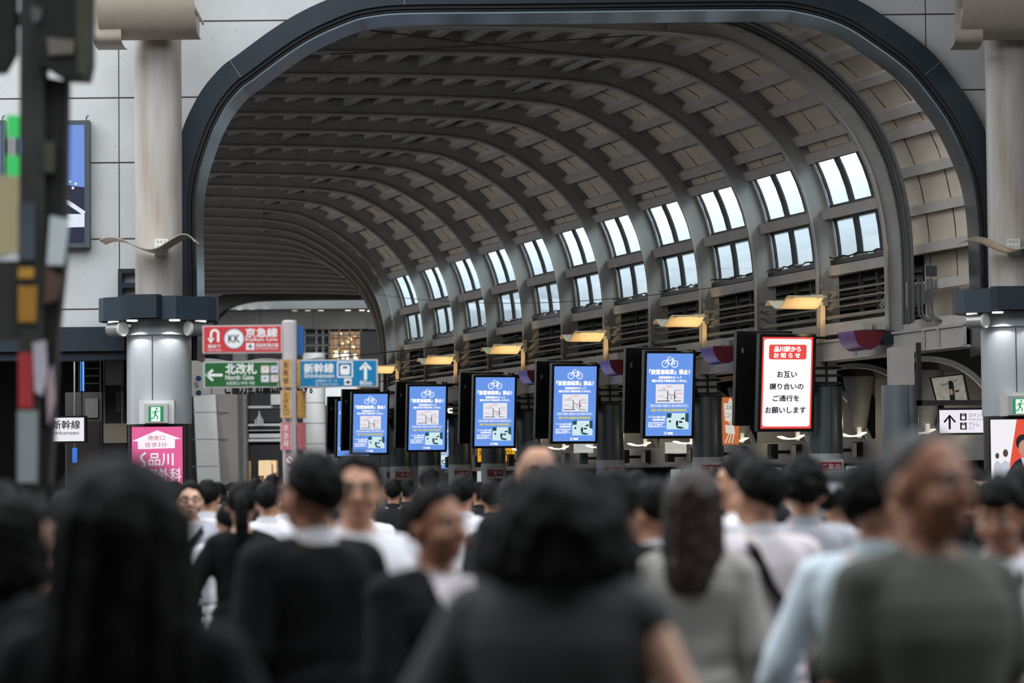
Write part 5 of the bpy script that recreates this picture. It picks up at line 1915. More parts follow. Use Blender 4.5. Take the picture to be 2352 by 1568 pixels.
def capsule(mb, p0, p1, r0, r1, n=14, flat=1.0, M=None):
    p0, p1 = Vector(p0), Vector(p1)
    d = p1 - p0
    L = d.length
    d = d / L if L > 1e-6 else Vector((0, 0, 1))
    a = d.cross(Vector((0, 1, 0)))
    a = a.normalized() if a.length > 0.05 else d.orthogonal().normalized()
    b = d.cross(a)
    rings = []
    for i in range(4):
        t = R(90 - 90 * (i + 0.35) / 4)
        rings.append((p0 - d * (r0 * math.sin(t)), r0 * math.cos(t)))
    rings.append((p0, r0))
    rings.append((p0.lerp(p1, .5), (r0 + r1) / 2))
    rings.append((p1, r1))
    for i in range(3, -1, -1):
        t = R(90 - 90 * (i + 0.35) / 4)
        rings.append((p1 + d * (r1 * math.sin(t)), r1 * math.cos(t)))
    v, f = [], []
    for c, r in rings:
        for k in range(n):
            q = 2 * PI * k / n
            v.append(c + a * (r * math.cos(q)) + b * (r * flat * math.sin(q)))
    for i in range(len(rings) - 1):
        for k in range(n):
            f.append((i * n + k, i * n + (k + 1) % n, (i + 1) * n + (k + 1) % n, (i + 1) * n + k))
    f += [tuple(range(n - 1, -1, -1)), tuple(range((len(rings) - 1) * n, len(rings) * n))]
    mb.add(v, f, M)


def loft(mb, secs, n=28, M=None):
    """closed body from (z, rx, ry, cy) sections"""
    v, f = [], []
    for z, rx, ry, cy in secs:
        for k in range(n):
            q = 2 * PI * k / n
            c, s = math.cos(q), math.sin(q)
            e = 0.82
            v.append((rx * math.copysign(abs(c) ** e, c), cy + ry * math.copysign(abs(s) ** e, s), z))
    m = len(secs)
    for i in range(m - 1):
        for k in range(n):
            f.append((i * n + k, i * n + (k + 1) % n, (i + 1) * n + (k + 1) % n, (i + 1) * n + k))
    f += [tuple(range(n - 1, -1, -1)), tuple(range((m - 1) * n, m * n))]
    mb.add(v, f, M)


def fuse(mb, name, m, parent, voxel, smooth=4):
    """one continuous surface out of the collected shapes"""
    me = bpy.data.meshes.new(name)
    me.from_pydata([tuple(p) for p in mb.v], [], mb.f)
    o = bpy.data.objects.new(name, me)
    r = o.modifiers.new('r', 'REMESH')
    r.mode = 'VOXEL'
    r.voxel_size = voxel
    s = o.modifiers.new('s', 'SMOOTH')
    s.iterations = smooth
    s.factor = 0.5
    res = evaluated_mesh(o)
    bpy.data.objects.remove(o)
    bpy.data.meshes.remove(me)
    res.name = name
    res.materials.clear()
    res.polygons.foreach_set('use_smooth', [True] * len(res.polygons))
    q = bpy.data.objects.new(name, res)
    COL.objects.link(q)
    q.parent = parent
    res.materials.append(m)
    return q


TORSO = {
    'm': [(0.84, .135, .095, .01), (0.90, .165, .112, .01), (0.98, .158, .108, .0), (1.06, .150, .102, -.005), (1.16, .160, .108, -.008), (1.26, .182, .116, -.008), (1.33, .190, .108, .0), (1.385, .165, .088, .008), (1.42, .105, .070, .014), (1.45, .064, .060, .016)],
    'f': [(0.84, .140, .098, .012), (0.90, .168, .115, .012), (0.98, .150, .104, .0), (1.06, .125, .088, -.004), (1.16, .138, .098, -.012), (1.24, .155, .116, -.02), (1.31, .165, .102, -.004), (1.375, .145, .078, .008), (1.415, .092, .062, .014), (1.45, .054, .054, .016)],
}
SHW = {'m': 0.178, 'f': 0.152}

POSES = {
    'down': dict(L=((.235, .03, 1.115), (.245, -.05, .87)), Rr=((-.235, .03, 1.115), (-.245, -.05, .87)), step=0.0),
    'walk': dict(L=((.235, .10, 1.13), (.250, .06, .90)), Rr=((-.235, -.05, 1.12), (-.235, -.18, .92)), step=0.16),
    'walk2': dict(L=((.235, -.06, 1.12), (.235, -.20, .92)), Rr=((-.235, .10, 1.13), (-.250, .06, .90)), step=-0.16),
    'phone': dict(L=((.235, .03, 1.115), (.245, -.05, .87)), Rr=((-.225, -.03, 1.13), (-.10, -.24, 1.20)), step=0.05),
    'bag': dict(L=((.245, .04, 1.12), (.245, -.02, .88)), Rr=((-.245, .02, 1.12), (-.16, -.20, 1.22)), step=0.12),
    'ear': dict(L=((.235, .03, 1.115), (.245, -.05, .87)), Rr=((-.25, -.10, 1.18), (-.125, -.06, 1.42)), step=0.0),
    'wide': dict(L=((.29, .03, 1.13), (.34, -.04, .90)), Rr=((-.29, .03, 1.13), (-.34, -.04, .90)), step=0.0),
}


def add_hand(mb, wrist, elbow, side, curl=0.5):
    w, e = Vector(wrist), Vector(elbow)
    d = (w - e).normalized()
    f = Vector((0, -1, 0))
    f = (f - d * f.dot(d))
    f = f.normalized() if f.length > 0.15 else Vector((0, 0, 1))
    n = d.cross(f).normalized()          # palm normal, across the hand
    inn = n if n.x * side < 0 else -n
    palm_end = w + d * 0.085
    for t in (-0.026, 0.0, 0.026):
        capsule(mb, w + d * 0.012 + f * t * 0.6, palm_end + f * t, 0.017, 0.015, 10)
    for i, (t, ln) in enumerate(((0.033, 0.062), (0.011, 0.070), (-0.011, 0.065), (-0.032, 0.050))):
        a = palm_end + f * t
        b = a + d * (ln * 0.5) + inn * (0.008 + 0.012 * curl)
        c = b + d * (ln * 0.42) * (1 - 0.5 * curl) + inn * (ln * 0.45 * curl)
        capsule(mb, a, b, 0.0088, 0.0082, 8)
        capsule(mb, b, c, 0.0082, 0.0070, 8)
    a = w + d * 0.028 + f * 0.030
    b = a + d * 0.028 + f * 0.026 + inn * 0.008
    c = b + d * 0.030 + f * 0.006 + inn * 0.006
    capsule(mb, a, b, 0.012, 0.010, 8)
    capsule(mb, b, c, 0.010, 0.008, 8)


def head_matrix(p):
    drop = p.get('drop', 0.0)
    return Matrix.Translation((0, -p.get('fwd', 0.0), -drop)) @ Matrix.Translation((0, .01, 1.47)) @ Matrix.Rotation(R(p.get('hyaw', 0)), 4, 'Z') @ Matrix.Rotation(R(p.get('nod', 0)), 4, 'X') @ Matrix.Translation((0, -.01, -1.47))


def ell(mb, c, r, M=None, nu=18, nv=12):
    mb.ball(c, r, M, nu, nv)


def joints(p):
    q = POSES[p.get('pose', 'down')]
    sh = SHW[p['sex']] * p.get('wide', 1.0)
    z = 1.365 if p['sex'] == 'm' else 1.355
    out = {}
    for s, key in ((1, 'L'), (-1, 'Rr')):
        el, wr = q[key]
        k = (sh / 0.178 - 1) * 0.178
        out[s] = (Vector((s * sh, .008, z)), Vector((el[0] + s * k, el[1], el[2])), Vector((wr[0] + s * k, wr[1], wr[2])))
    return out, q['step']


def legs(p):
    step = joints(p)[1]
    out = []
    for s in (1, -1):
        y = step * s
        out.append((Vector((s * .088, .0, .88)), Vector((s * .092, y * 0.35 - .02, .475)), Vector((s * .095, y + .01, .085))))
    return out


def secs(p, grow=0.0, z0=None, z1=None):
    k = p.get('wide', 1.0)
    g = p.get('girth', 1.0)
    return [(z, rx * k + grow, ry * g + grow, cy) for z, rx, ry, cy in TORSO[p['sex']] if (z0 is None or z >= z0) and (z1 is None or z <= z1)]


def body_mesh(p, t, voxel):
    mb = MB()
    loft(mb, secs(p))
    J, step = joints(p)
    sh = SHW[p['sex']]
    ar = 0.047 if p['sex'] == 'm' else 0.039
    for s in (1, -1):
        a, b, c = J[s]
        capsule(mb, (s * .06, .012, 1.395), a, .048, ar + .006)
        capsule(mb, a, b, ar + .002, ar * .82)
        capsule(mb, b, c, ar * .80, ar * .56)
        add_hand(mb, c, b, s, 0.5)
    for h, k, f in legs(p):
        capsule(mb, h, k, .082, .056)
        capsule(mb, k, f, .056, .038)
        capsule(mb, f + Vector((0, .03, -.045)), f + Vector((0, -.13, -.055)), .035, .026, flat=0.9)
    M = head_matrix(p)
    top = M @ Vector((0, .01, 1.50))
    capsule(mb, (0, .018, 1.40), top, .058 if p['sex'] == 'm' else .050, .055 if p['sex'] == 'm' else .047)
    ell(mb, (0, .015, 1.600), (.077, .097, .098), M)
    ell(mb, (0, -.020, 1.555), (.066, .072, .088), M)
    ell(mb, (0, -.035, 1.507), (.048, .050, .037), M)
    ell(mb, (0, -.064, 1.489), (.021, .021, .017), M)
    capsule(mb, (0, -.086, 1.600), (0, -.106, 1.560), .009, .014, M=M)
    for s in (1, -1):
        ell(mb, (s * .011, -.095, 1.556), (.010, .012, .009), M)
        ell(mb, (s * .036, -.060, 1.552), (.030, .030, .030), M)
        ell(mb, (s * .080, .012, 1.568), (.011, .020, .033), M)
    capsule(mb, (-.040, -.074, 1.613), (.040, -.074, 1.613), .012, .012, M=M)
    capsule(mb, (-.017, -.085, 1.522), (.017, -.085, 1.522), .0085, .0085, M=M)
    capsule(mb, (-.015, -.083, 1.510), (.015, -.083, 1.510), .0085, .0085, M=M)
    return fuse(mb, 'body', skin(p.get('tone', 'mid')), t, voxel, 3)


def face_parts(p, t):
    M = head_matrix(p)
    e = MB()
    for s in (1, -1):
        e.ball((s * .031, -.0815, 1.590), (.0140, .0075, .0068), M, 12, 8)
    eo = e.build('eyes', M_eye, t, smooth=True)
    e = MB()
    for s in (1, -1):
        e.ball((s * .030, -.0870, 1.590), (.0060, .0030, .0058), M, 10, 6)
    e.build('iris', M_iris, eo, smooth=True)
    b = MB()
    for s in (1, -1):
        b.tube([M @ Vector(q) for q in ((s * .014, -.0855, 1.612), (s * .032, -.0865, 1.617), (s * .050, -.0740, 1.611))], .0042, 6)
    b.build('eyebrows', p.get('hairmat', M_hair), t, smooth=True)
    l = MB()
    l.ball((0, -.0915, 1.520), (.021, .0055, .0048), M, 12, 6)
    l.ball((0, -.0900, 1.512), (.018, .0055, .0050), M, 12, 6)
    l.build('lips', M_lip, t, smooth=True)


def hair_mesh(p, t, voxel):
    style = p.get('hair', 'short')
    M = head_matrix(p)
    vol = p.get('vol', 1.0)
    nu, nv = 40, 26
    v0, f0 = sphere_pts(nu, nv)
    out = []
    rnd = random.Random(p['px'])
    ph = [rnd.uniform(0, 6) for _ in range(6)]
    for x, y, z in v0:
        azf = math.atan2(x, -y)            # 0 at the face
        el = math.degrees(math.asin(max(-1, min(1, z))))
        a = abs(math.degrees(azf))
        if style == 'thin':
            th = 50 if a < 45 else 50 - (a - 45) * 1.1 if a < 100 else -10.5 - (a - 100) * 0.35
        elif style == 'buzz':
            th = 44 if a < 50 else 44 - (a - 50) * 0.9 if a < 110 else -10 - (a - 110) * 0.4
        else:
            th = 33 + p.get('hl', 0) + 5 * math.sin(azf * 5 + ph[5]) if a < 38 else 33 + p.get('hl', 0) - (a - 38) * (0.88 + p.get('hl', 0) / 57.0) if a < 95 else -17 - (a - 95) * 0.36
            if style in ('fringe', 'long', 'bob') and a < 38:
                th = 16
        d = el - th
        k = 1 / (1 + math.exp(-d / 3.0))
        lump = 0.030 * math.sin(5 * azf + ph[0] + z * 4) + 0.020 * math.sin(9 * azf + ph[1] - z * 7) + 0.018 * math.sin(14 * z + ph[2] + azf * 3)
        thick = {'thin': 0.05, 'buzz': 0.05, 'long': 0.24}.get(style, 0.17)
        grow_ = (thick + (lump if thick > 0.1 else 0)) * vol
        rr = (1.0 + grow_) * k + 0.80 * (1 - k)
        rz = (1.0 + grow_ * (0.5 if style == 'long' else 1.0)) * k + 0.80 * (1 - k)
        lift = 1.0 + (0.05 if el > 20 and thick > 0.1 else 0.0)
        out.append((x * .0775 * rr, .015 + y * .0975 * rr, 1.600 + z * .0985 * rz * lift))
    mb = MB()
    mb.add(out, f0, M)
    if style in ('long', 'bob', 'tail'):
        z1 = {'long': p.get('hairend', 1.30), 'bob': p.get('hairend', 1.43), 'tail': 1.30}[style]
        secs_ = []
        if style == 'tail':
            pts = [Vector((0, .10, 1.64)), Vector((0, .155, 1.60)), Vector((0, .165, 1.50)), Vector((0, .150, 1.38)), Vector((0, .145, 1.26))]
            for i in range(4):
                capsule(mb, M @ pts[i], M @ pts[i + 1], (.035, .038, .04, .034)[i], (.038, .04, .034, .012)[i])
        else:
            n = 26
            H = 9
            vs, fs = [], []
            for j in range(H + 1):
                f = j / H
                z = 1.635 + (z1 - 1.635) * f
                hw = .0775 * (1 + (0.24 if style == 'long' else 0.17) * vol) + (.012 if style == 'long' else .02) * f * vol
                hd = .0975 * (1 + (0.20 if style == 'long' else 0.16) * vol) + .012 * f
                if f > 0.85:
                    hw *= 1 - (f - 0.85) * 1.1
                for sgn, th in ((1, 0.0), (0, 0.045)):
                    for i in range(n + 1):
                        q = R(62 + (298 - 62) * i / n)   # round the back, from face side to face side
                        w = 1 + 0.03 * math.sin(i * 2.1 + ph[3] + f * 3) * vol
                        rx, ry = (hw - th) * w, (hd - th) * w
                        vs.append((rx * math.sin(q), .018 - ry * math.cos(q), z + (0.012 * math.sin(i * 1.7 + ph[4]) if j == H else 0)))
            w2 = n + 1
            for j in range(H):
                a, b = j * 2 * w2, (j + 1) * 2 * w2
                for i in range(n):
                    fs.append((a + i, a + i + 1, b + i + 1, b + i))
                    fs.append((a + w2 + i, b + w2 + i, b + w2 + i + 1, a + w2 + i + 1))
                fs.append((a, b, b + w2, a + w2))
                fs.append((a + n, a + w2 + n, b + w2 + n, b + n))
            for a in (0, H * 2 * w2):
                for i in range(n):
                    fs.append((a + i, a + w2 + i, a + w2 + i + 1, a + i + 1))
            M2 = M
            mb.add(vs, fs, M2)
    o = fuse(mb, 'hair', p.get('hairmat', M_hair), t, max(voxel, 0.008), 2)
    if style != 'thin':
        amp = 0.35 if style == 'buzz' else 1.0
        me = o.data
        cos = [v.co.copy() for v in me.vertices]
        nors = [v.vector.copy() for v in me.vertex_normals]
        for c, nn in zip(cos, nors):
            q = 0.0055 * noise.noise(Vector((c.x * 45, c.y * 45, c.z * 22))) + 0.0055 * noise.noise(Vector((c.x * 110 + 5, c.y * 110, c.z * 40)))
            if c.z < 1.50 and style in ('long', 'bob'):
                q += 0.006 * noise.noise(Vector((c.x * 80, c.y * 80, c.z * 6)))
            c += nn * (q * amp)
        me.vertices.foreach_set('co', [w for c in cos for w in c])
        me.update()
    return o


def top_mesh(p, t, voxel):
    kind = p.get('top', 'shirt')
    g = {'shirt': .014, 'tee': .016, 'jacket': .028, 'sleeveless': .012, 'blouse': .018}[kind]
    mb = MB()
    S = secs(p, g)
    hem = p.get('hem', 0.86 if kind != 'jacket' else 0.80)
    S[0] = (hem, S[1][1] + (.006 if kind != 'jacket' else .012), S[1][2] + .008, S[1][3])
    S = S[:-1] + [(1.432, S[-1][1] + .004, S[-1][2] + .004, S[-1][3])]
    loft(mb, S)
    J, step = joints(p)
    ar = (0.047 if p['sex'] == 'm' else 0.039)
    for s in (1, -1):
        a, b, c = J[s]
        capsule(mb, (s * .06, .012, 1.398), a, .048 + g * .5, ar + .006 + g)
        if kind == 'sleeveless' and s != p.get('sleeve_side', 0):
            continue
        if kind in ('tee', 'sleeveless'):
            capsule(mb, a, a.lerp(b, .62 if kind == 'tee' else .9), ar + g + .004, ar + g + .010)
        else:
            capsule(mb, a, b, ar + g + .002, ar * .85 + g + .004)
            if p.get('sleeve', 'long') == 'long':
                capsule(mb, b, c.lerp(b, 0.06), ar * .82 + g + .003, ar * .60 + g + .002)
            elif p['sleeve'] == 'rolled':
                capsule(mb, b, b.lerp(c, .38), ar * .84 + g + .004, ar * .76 + g + .010)
    rnd = random.Random(p['px'] + 1)
    o = fuse(mb, {'jacket': 'jacket', 'tee': 't_shirt', 'shirt': 'shirt', 'sleeveless': 'sleeveless_top', 'blouse': 'blouse'}[kind], FAB[p['topcol']], t, voxel, 4)
    # soft folds
    me = o.data
    cos = [v.co.copy() for v in me.vertices]
    nors = [v.vector.copy() for v in me.vertex_normals]
    for c, n in zip(cos, nors):
        x, y, z = c
        q = 0.0035 * math.sin(38 * z + 22 * x + 9 * math.sin(7 * z) + p['px']) * math.sin(17 * x + 13 * y + 2)
        c += n * q
    me.vertices.foreach_set('co', [w for c in cos for w in c])
    me.update()
    return o


def front_y(p, x, z, grow):
    S = secs(p, grow)
    for i in range(len(S) - 1):
        if S[i][0] <= z <= S[i + 1][0]:
            f = (z - S[i][0]) / (S[i + 1][0] - S[i][0])
            rx = S[i][1] + f * (S[i + 1][1] - S[i][1])
            ry = S[i][2] + f * (S[i + 1][2] - S[i][2])
            cy = S[i][3] + f * (S[i + 1][3] - S[i][3])
            q = max(0.0, 1 - abs(x / rx) ** (2 / 0.82))
            return cy - ry * q ** 0.41
    return 0.0


def back_y(p, x, z, grow):
    S = secs(p, grow)
    for i in range(len(S) - 1):
        if S[i][0] <= z <= S[i + 1][0]:
            f = (z - S[i][0]) / (S[i + 1][0] - S[i][0])
            rx = S[i][1] + f * (S[i + 1][1] - S[i][1])
            ry = S[i][2] + f * (S[i + 1][2] - S[i][2])
            cy = S[i][3] + f * (S[i + 1][3] - S[i][3])
            q = max(0.0, 1 - abs(x / rx) ** (2 / 0.82))
            return cy + ry * q ** 0.41
    return 0.0


def collar(p, t, m, h=0.035, grow=0.0):
    n = 28
    vs, fs = [], []
    for j, (rr, dz) in enumerate(((0.066 + grow, 0.0), (0.060 + grow, h), (0.067 + grow, h), (0.076 + grow, -0.012))):
        for i in range(n):
            q = 2 * PI * i / n
            y = .016 + rr * 1.0 * math.sin(q) - 0.006
            z = 1.425 + dz + 0.022 * math.sin(q) - (0.012 if j == 3 else 0)
            vs.append((rr * 1.04 * math.cos(q), y, z))
    for j in range(4):
        for i in range(n):
            a, b = j * n, ((j + 1) % 4) * n
            fs.append((a + i, a + (i + 1) % n, b + (i + 1) % n, b + i))
    MB().add(vs, fs).build('collar', m, t, smooth=True)


def shirt_front(p, t, m, grow, wtop=0.075, zlow=1.02, name='shirt_front'):
    """the shirt that shows in the open front of a jacket"""
    n, h = 8, 14
    vs, fs = [], []
    for j in range(h + 1):
        z = zlow + (1.43 - zlow) * j / h
        w = wtop * (0.35 + 0.65 * j / h) if j < h else wtop * 0.9
        for i in range(n + 1):
            x = -w + 2 * w * i / n
            vs.append((x, front_y(p, x, min(z, 1.42), grow) - 0.004, z))
    for j in range(h):
        for i in range(n):
            a = j * (n + 1) + i
            fs.append((a, a + 1, a + n + 2, a + n + 1))
    k = len(vs)
    vs += [(x, y + 0.012, z) for x, y, z in vs]
    fs += [tuple(k + q for q in f[::-1]) for f in fs]
    MB().add(vs, fs).build(name, m, t, smooth=True)


def trousers(p, t, voxel):
    m = FAB[p.get('legcol', 'black')]
    mb = MB()
    S = [(z, rx + .012, ry + .012, cy) for z, rx, ry, cy in TORSO[p['sex']][:4]]
    loft(mb, S)
    if p.get('skirt'):
        loft(mb, [(0.48, .20, .15, .0), (0.6, .205, .152, .0), (0.85, .19, .135, .01), (1.0, .162, .112, .0)])
    else:
        for h, k, f in legs(p):
            capsule(mb, h, k, .098, .074)
            capsule(mb, k, f + Vector((0, .0, .01)), .074, .064)
    fuse(mb, 'skirt' if p.get('skirt') else 'trousers', m, t, max(voxel, .014), 3)
    sh = MB()
    for h, k, f in legs(p):
        capsule(sh, f + Vector((0, .045, -.045)), f + Vector((0, -.15, -.05)), .038, .034, flat=1.0)
        sh.box(f.x - .04, f.x + .04, f.y - .18, f.y + .085, 0.0, .02)
    fuse(sh, 'shoes', M_leather, t, .012, 2)


def strap_path(p, t, name, pts_front, pts_back, grow, w=0.035, m=None):
    """a strap that lies on the chest or back: given (x, z) points, front then over the shoulder to the back"""
    P = [Vector((x, front_y(p, x, z, grow) - 0.005, z)) for x, z in pts_front] + [Vector((x, back_y(p, x, z, grow) + 0.005, z)) for x, z in pts_back]
    P = [Vector(q) for q in spline([tuple(q) for q in P], 4)]
    vs, fs = [], []
    c = Vector((0, .005, 1.2))
    for i, q in enumerate(P):
        tg = (P[min(i + 1, len(P) - 1)] - P[max(i - 1, 0)]).normalized()
        nrm = (q - Vector((0, .005, q.z - 0.02)))
        nrm = nrm.normalized() if nrm.length > 1e-6 else Vector((0, -1, 0))
        side = tg.cross(nrm).normalized() * (w / 2)
        nn = nrm * 0.006
        vs += [q + side, q - side, q - side + nn, q + side + nn]
    for i in range(len(P) - 1):
        for k in range(4):
            fs.append((4 * i + k, 4 * i + (k + 1) % 4, 4 * i + 4 + (k + 1) % 4, 4 * i + 4 + k))
    n = len(P)
    fs += [(0, 3, 2, 1), (4 * n - 4, 4 * n - 3, 4 * n - 2, 4 * n - 1)]
    return MB().add(vs, fs).build(name, m or M_leather, t)


GRP = None


def build_person(p, label, lod='mid'):
    voxel = {'near': .0085, 'mid': .012, 'far': .018}[lod]
    Y = p['Y']
    topz = at(p['px'], p['ty'], Y)
    hair_h = {'thin': 0.004, 'buzz': 0.005, 'long': 0.013 * p.get('vol', 1.0)}.get(p.get('hair', 'short'), 0.021 * p.get('vol', 1.0))
    s = topz.z / (1.70 + hair_h - p.get('drop', 0.0))
    t = thing('person', label, 'person', (topz.x, Y, 0), R(p['yaw']), p.get('group'))
    t.scale = (s, s, s)
    # keep the head, not the feet, over the given place when the head is carried forward
    body_mesh(p, t, voxel)
    if p.get('face', lod != 'far'):
        face_parts(p, t)
    if p.get('hair', 'short') != 'bald':
        hair_mesh(p, t, voxel)
    top_mesh(p, t, max(voxel, .011))
    g = {'shirt': .014, 'tee': .016, 'jacket': .028, 'sleeveless': .012, 'blouse': .018}[p.get('top', 'shirt')]
    if p.get('collar'):
        collar(p, t, FAB[p['collar']], grow=0.004)
    if p.get('front'):
        shirt_front(p, t, FAB[p['front']], g, wtop=p.get('vee', 0.075), zlow=p.get('zlow', 1.02))
    trousers(p, t, voxel)
    if p.get('cuff'):
        a, b, c = joints(p)[0][-1]
        MB().cyl(c.lerp(b, 0.25), c.lerp(b, -0.02), 0.040, 0.038, 18).build('cuff', FAB[p['cuff']], t, smooth=True)
    if p.get('glasses'):
        M = head_matrix(p)
        gl = MB()
        for sd in (1, -1):
            ring = [M @ Vector((sd * .032 + .023 * math.cos(R(a)), -.096 + .004 * abs(math.cos(R(a))), 1.588 + .017 * math.sin(R(a)))) for a in range(0, 361, 24)]
            gl.tube(ring, .0028, 6)
            gl.tube([M @ Vector(q) for q in ((sd * .055, -.092, 1.594), (sd * .078, -.04, 1.594), (sd * .080, .01, 1.592))], .0026, 6)
        gl.tube([M @ Vector(q) for q in ((-.010, -.099, 1.592), (0, -.102, 1.596), (.010, -.099, 1.592))], .0026, 6)
        gl.build('glasses', M_black, t, smooth=True)
    if p.get('straps'):
        for sd in (1, -1):
            x = sd * .075
            strap_path(p, t, 'backpack_strap', [(x * 1.25, 1.12), (x * 1.1, 1.25), (x, 1.36)], [(x * .95, 1.39), (x, 1.33), (x * 1.1, 1.2), (x * 1.2, 1.08)], g + .004)
    return t


def copy_person(src, p, label, cols=None):
    """a further person of the crowd: the same build with its own size, turn and clothes"""
    c = copy_tree(src)
    topz = at(p['px'], p['ty'], p['Y'])
    s = topz.z / (1.70 + 0.022)
    c.location = (topz.x, p['Y'], 0)
    c.rotation_euler = (0, 0, R(p['yaw']))
    c.scale = (s, s, s)
    c['label'] = label
    for ch in c.children:
        nm = ch.name.split('.')[0]
        m = None
        if nm in ('shirt', 'blouse', 'jacket', 't_shirt'):
            m = FAB[p.get('topcol', 'white')]
        elif nm in ('hair',):
            m = p.get('hairmat', M_hair)
        elif nm == 'collar':
            m = FAB[p.get('topcol', 'white')]
        if m is not None and ch.material_slots:
            ch.material_slots[0].link = 'OBJECT'
            ch.material_slots[0].material = m
    return c


def sling_bag(person, p, label, side, low=0.92, grow=.02, m=None, name='shoulder_bag', cross=True):
    """a bag on a diagonal strap, worn by a person but a thing of its own"""
    b = thing(name, label, 'bag', person.location, person.rotation_euler.z)
    b.scale = person.scale
    x = side * .085
    xo = -side * .17 if cross else side * .16
    strap_path(p, b, 'strap', [(xo * 0.98, 1.02), (xo * .55, 1.16), (0.0 if cross else x, 1.28), (x * .9, 1.38)], [(x * .95, 1.40), (x * .55, 1.33), (0.0 if cross else x, 1.24), (xo * .6, 1.12), (xo * .98, 1.02)], grow, 0.040, m)
    bx = MB()
    bx.prism(rrect(xo - (0.05 if xo > 0 else 0.05), xo + 0.05, low - .22, low + .1, .02), -.16, .16)
    q = bx.build('pouch', m or M_leather, b)
    q.location.x = (0.085 if xo > 0 else -0.085)
    return b

# ------------------------------------------------------------------ the crowd, nearest people first
def P(**k):
    return k


# close to the camera
p1 = P(px=283, ty=1050, Y=5.4, yaw=178, sex='f', hair='long', hairend=1.30, vol=2.8, top='jacket', topcol='black', legcol='black', pose='wide', wide=1.15, skirt=False, face=True)
build_person(p1, 'person from behind with thick long black hair and black clothes, large at the left', 'near')
p5 = P(px=1276, ty=1062, Y=5.55, yaw=168, sex='f', hair='long', hairend=1.515, vol=2.6, drop=0.10, fwd=0.05, nod=2, top='sleeveless', sleeve_side=1, topcol='grey', legcol='charcoal', pose='wide', wide=1.04, tone='light', girth=1.05, face=True)
build_person(p5, 'person from behind with thick long black hair and grey top, one bare arm', 'near')
p11 = P(px=2128, ty=983, Y=6.5, yaw=24, hyaw=18, nod=2, sex='m', hair='thin', hairmat=M_hairs, top='tee', topcol='olive', legcol='charcoal', pose='down', wide=0.9, tone='tan', girth=1.0)
build_person(p11, 'person in an olive grey T-shirt with thinning short hair, large at the right', 'near')

# middle distance, in focus order
p2 = P(px=712, ty=1033, Y=9.3, yaw=214, hyaw=14, sex='m', hair='short', top='jacket', topcol='black', collar='white', legcol='black', pose='down', wide=1.0, tone='tan')
build_person(p2, 'person from behind in black suit jacket with white collar, beside the person with glasses', 'near')
p3 = P(px=822, ty=1037, Y=10.5, yaw=22, hyaw=-18, sex='m', hair='short', top='shirt', topcol='white', collar='white', legcol='charcoal', pose='bag', tone='mid', glasses=True, hl=7)
build_person(p3, 'person with glasses in a white shirt walking towards the camera behind the black suit jacket', 'near')
p4 = P(px=1004, ty=1108, Y=8.7, yaw=38, hyaw=8, sex='m', hair='short', top='jacket', topcol='black', front='pinkwhite', collar='white', vee=0.085, zlow=0.95, legcol='black', pose='walk', tone='tan', hl=9, vol=0.85)
build_person(p4, 'person in a dark suit jacket over an open white shirt, face turned to the right', 'near')
p6 = P(px=1592, ty=1072, Y=9.6, yaw=168, sex='f', hair='long', hairend=1.30, vol=1.1, hairmat=M_hairb, top='blouse', topcol='taupe', legcol='charcoal', skirt=True, pose='down', wide=1.0, face=False)
build_person(p6, 'person from behind with shoulder-length brown hair and a pale grey jacket', 'near')
p7 = P(px=1737, ty=1048, Y=10.7, yaw=200, hyaw=20, sex='m', hair='short', top='shirt', topcol='pinkwhite', collar='white', legcol='black', pose='down', wide=1.0)
t7 = build_person(p7, 'person from behind in a white shirt with a black bag strap across the back', 'near')
sling_bag(t7, p7, 'black bag on a diagonal strap worn over the white shirt right of the brown-haired person', 1)
p8 = P(px=1846, ty=1042, Y=12.6, yaw=176, sex='m', hair='short', vol=2.0, top='shirt', topcol='lightgrey', collar='lightgrey', legcol='black', pose='down', face=False)
build_person(p8, 'person from behind with bushy black hair and light grey shirt, beyond the black bag strap', 'near')
p10 = P(px=2012, ty=1052, Y=8.6, yaw=158, hyaw=-45, sex='m', hair='short', top='shirt', topcol='sky', collar='sky', sleeve='rolled', legcol='black', pose='wide', wide=1.02, tone='mid')
build_person(p10, 'person in a light blue shirt with rolled sleeves, head partly behind the olive T-shirt person', 'near')
p12 = P(px=2302, ty=1082, Y=9.4, yaw=-18, hyaw=-6, nod=14, sex='m', hair='fringe', vol=1.3, top='shirt', topcol='white', collar='white', legcol='black', pose='phone', tone='tan')
t12 = build_person(p12, 'person with a dark fringe and white shirt facing the camera at the right edge', 'near')
sling_bag(t12, p12, 'black bag strapped over the white shirt of the person at the right edge', 1)
p9 = P(px=1926, ty=1082, Y=13.5, yaw=150, hyaw=-20, sex='m', hair='short', top='shirt', topcol='pinkwhite', collar='white', legcol='black', pose='down')
t9 = build_person(p9, 'person wearing a dark cap with a pale patterned patch, behind the light blue shirt', 'mid')
M9 = head_matrix(p9)
cp = MB()
cp.lathe([(0.088, 1.60), (0.094, 1.63), (0.092, 1.67), (0.075, 1.71), (0.04, 1.73), (0.005, 1.735)], 28, M9, 0, .012)
cap = cp.build('cap', mat('cap_cloth', (34, 34, 38), 0.8, noise=0.1), t9, smooth=True)
MB().add([tuple(M9 @ Vector((.096 * math.sin(R(a)), .012 + .103 * math.cos(R(a)) * 1.0, z))) for z in (1.60, 1.665) for a in range(-60, 61, 10)], [(i, i + 1, i + 14, i + 13) for i in range(12)]).build('pale_patch', mat('cap_patch', (176, 184, 190), 0.7, noise=0.4, scale=60), cap, smooth=True)

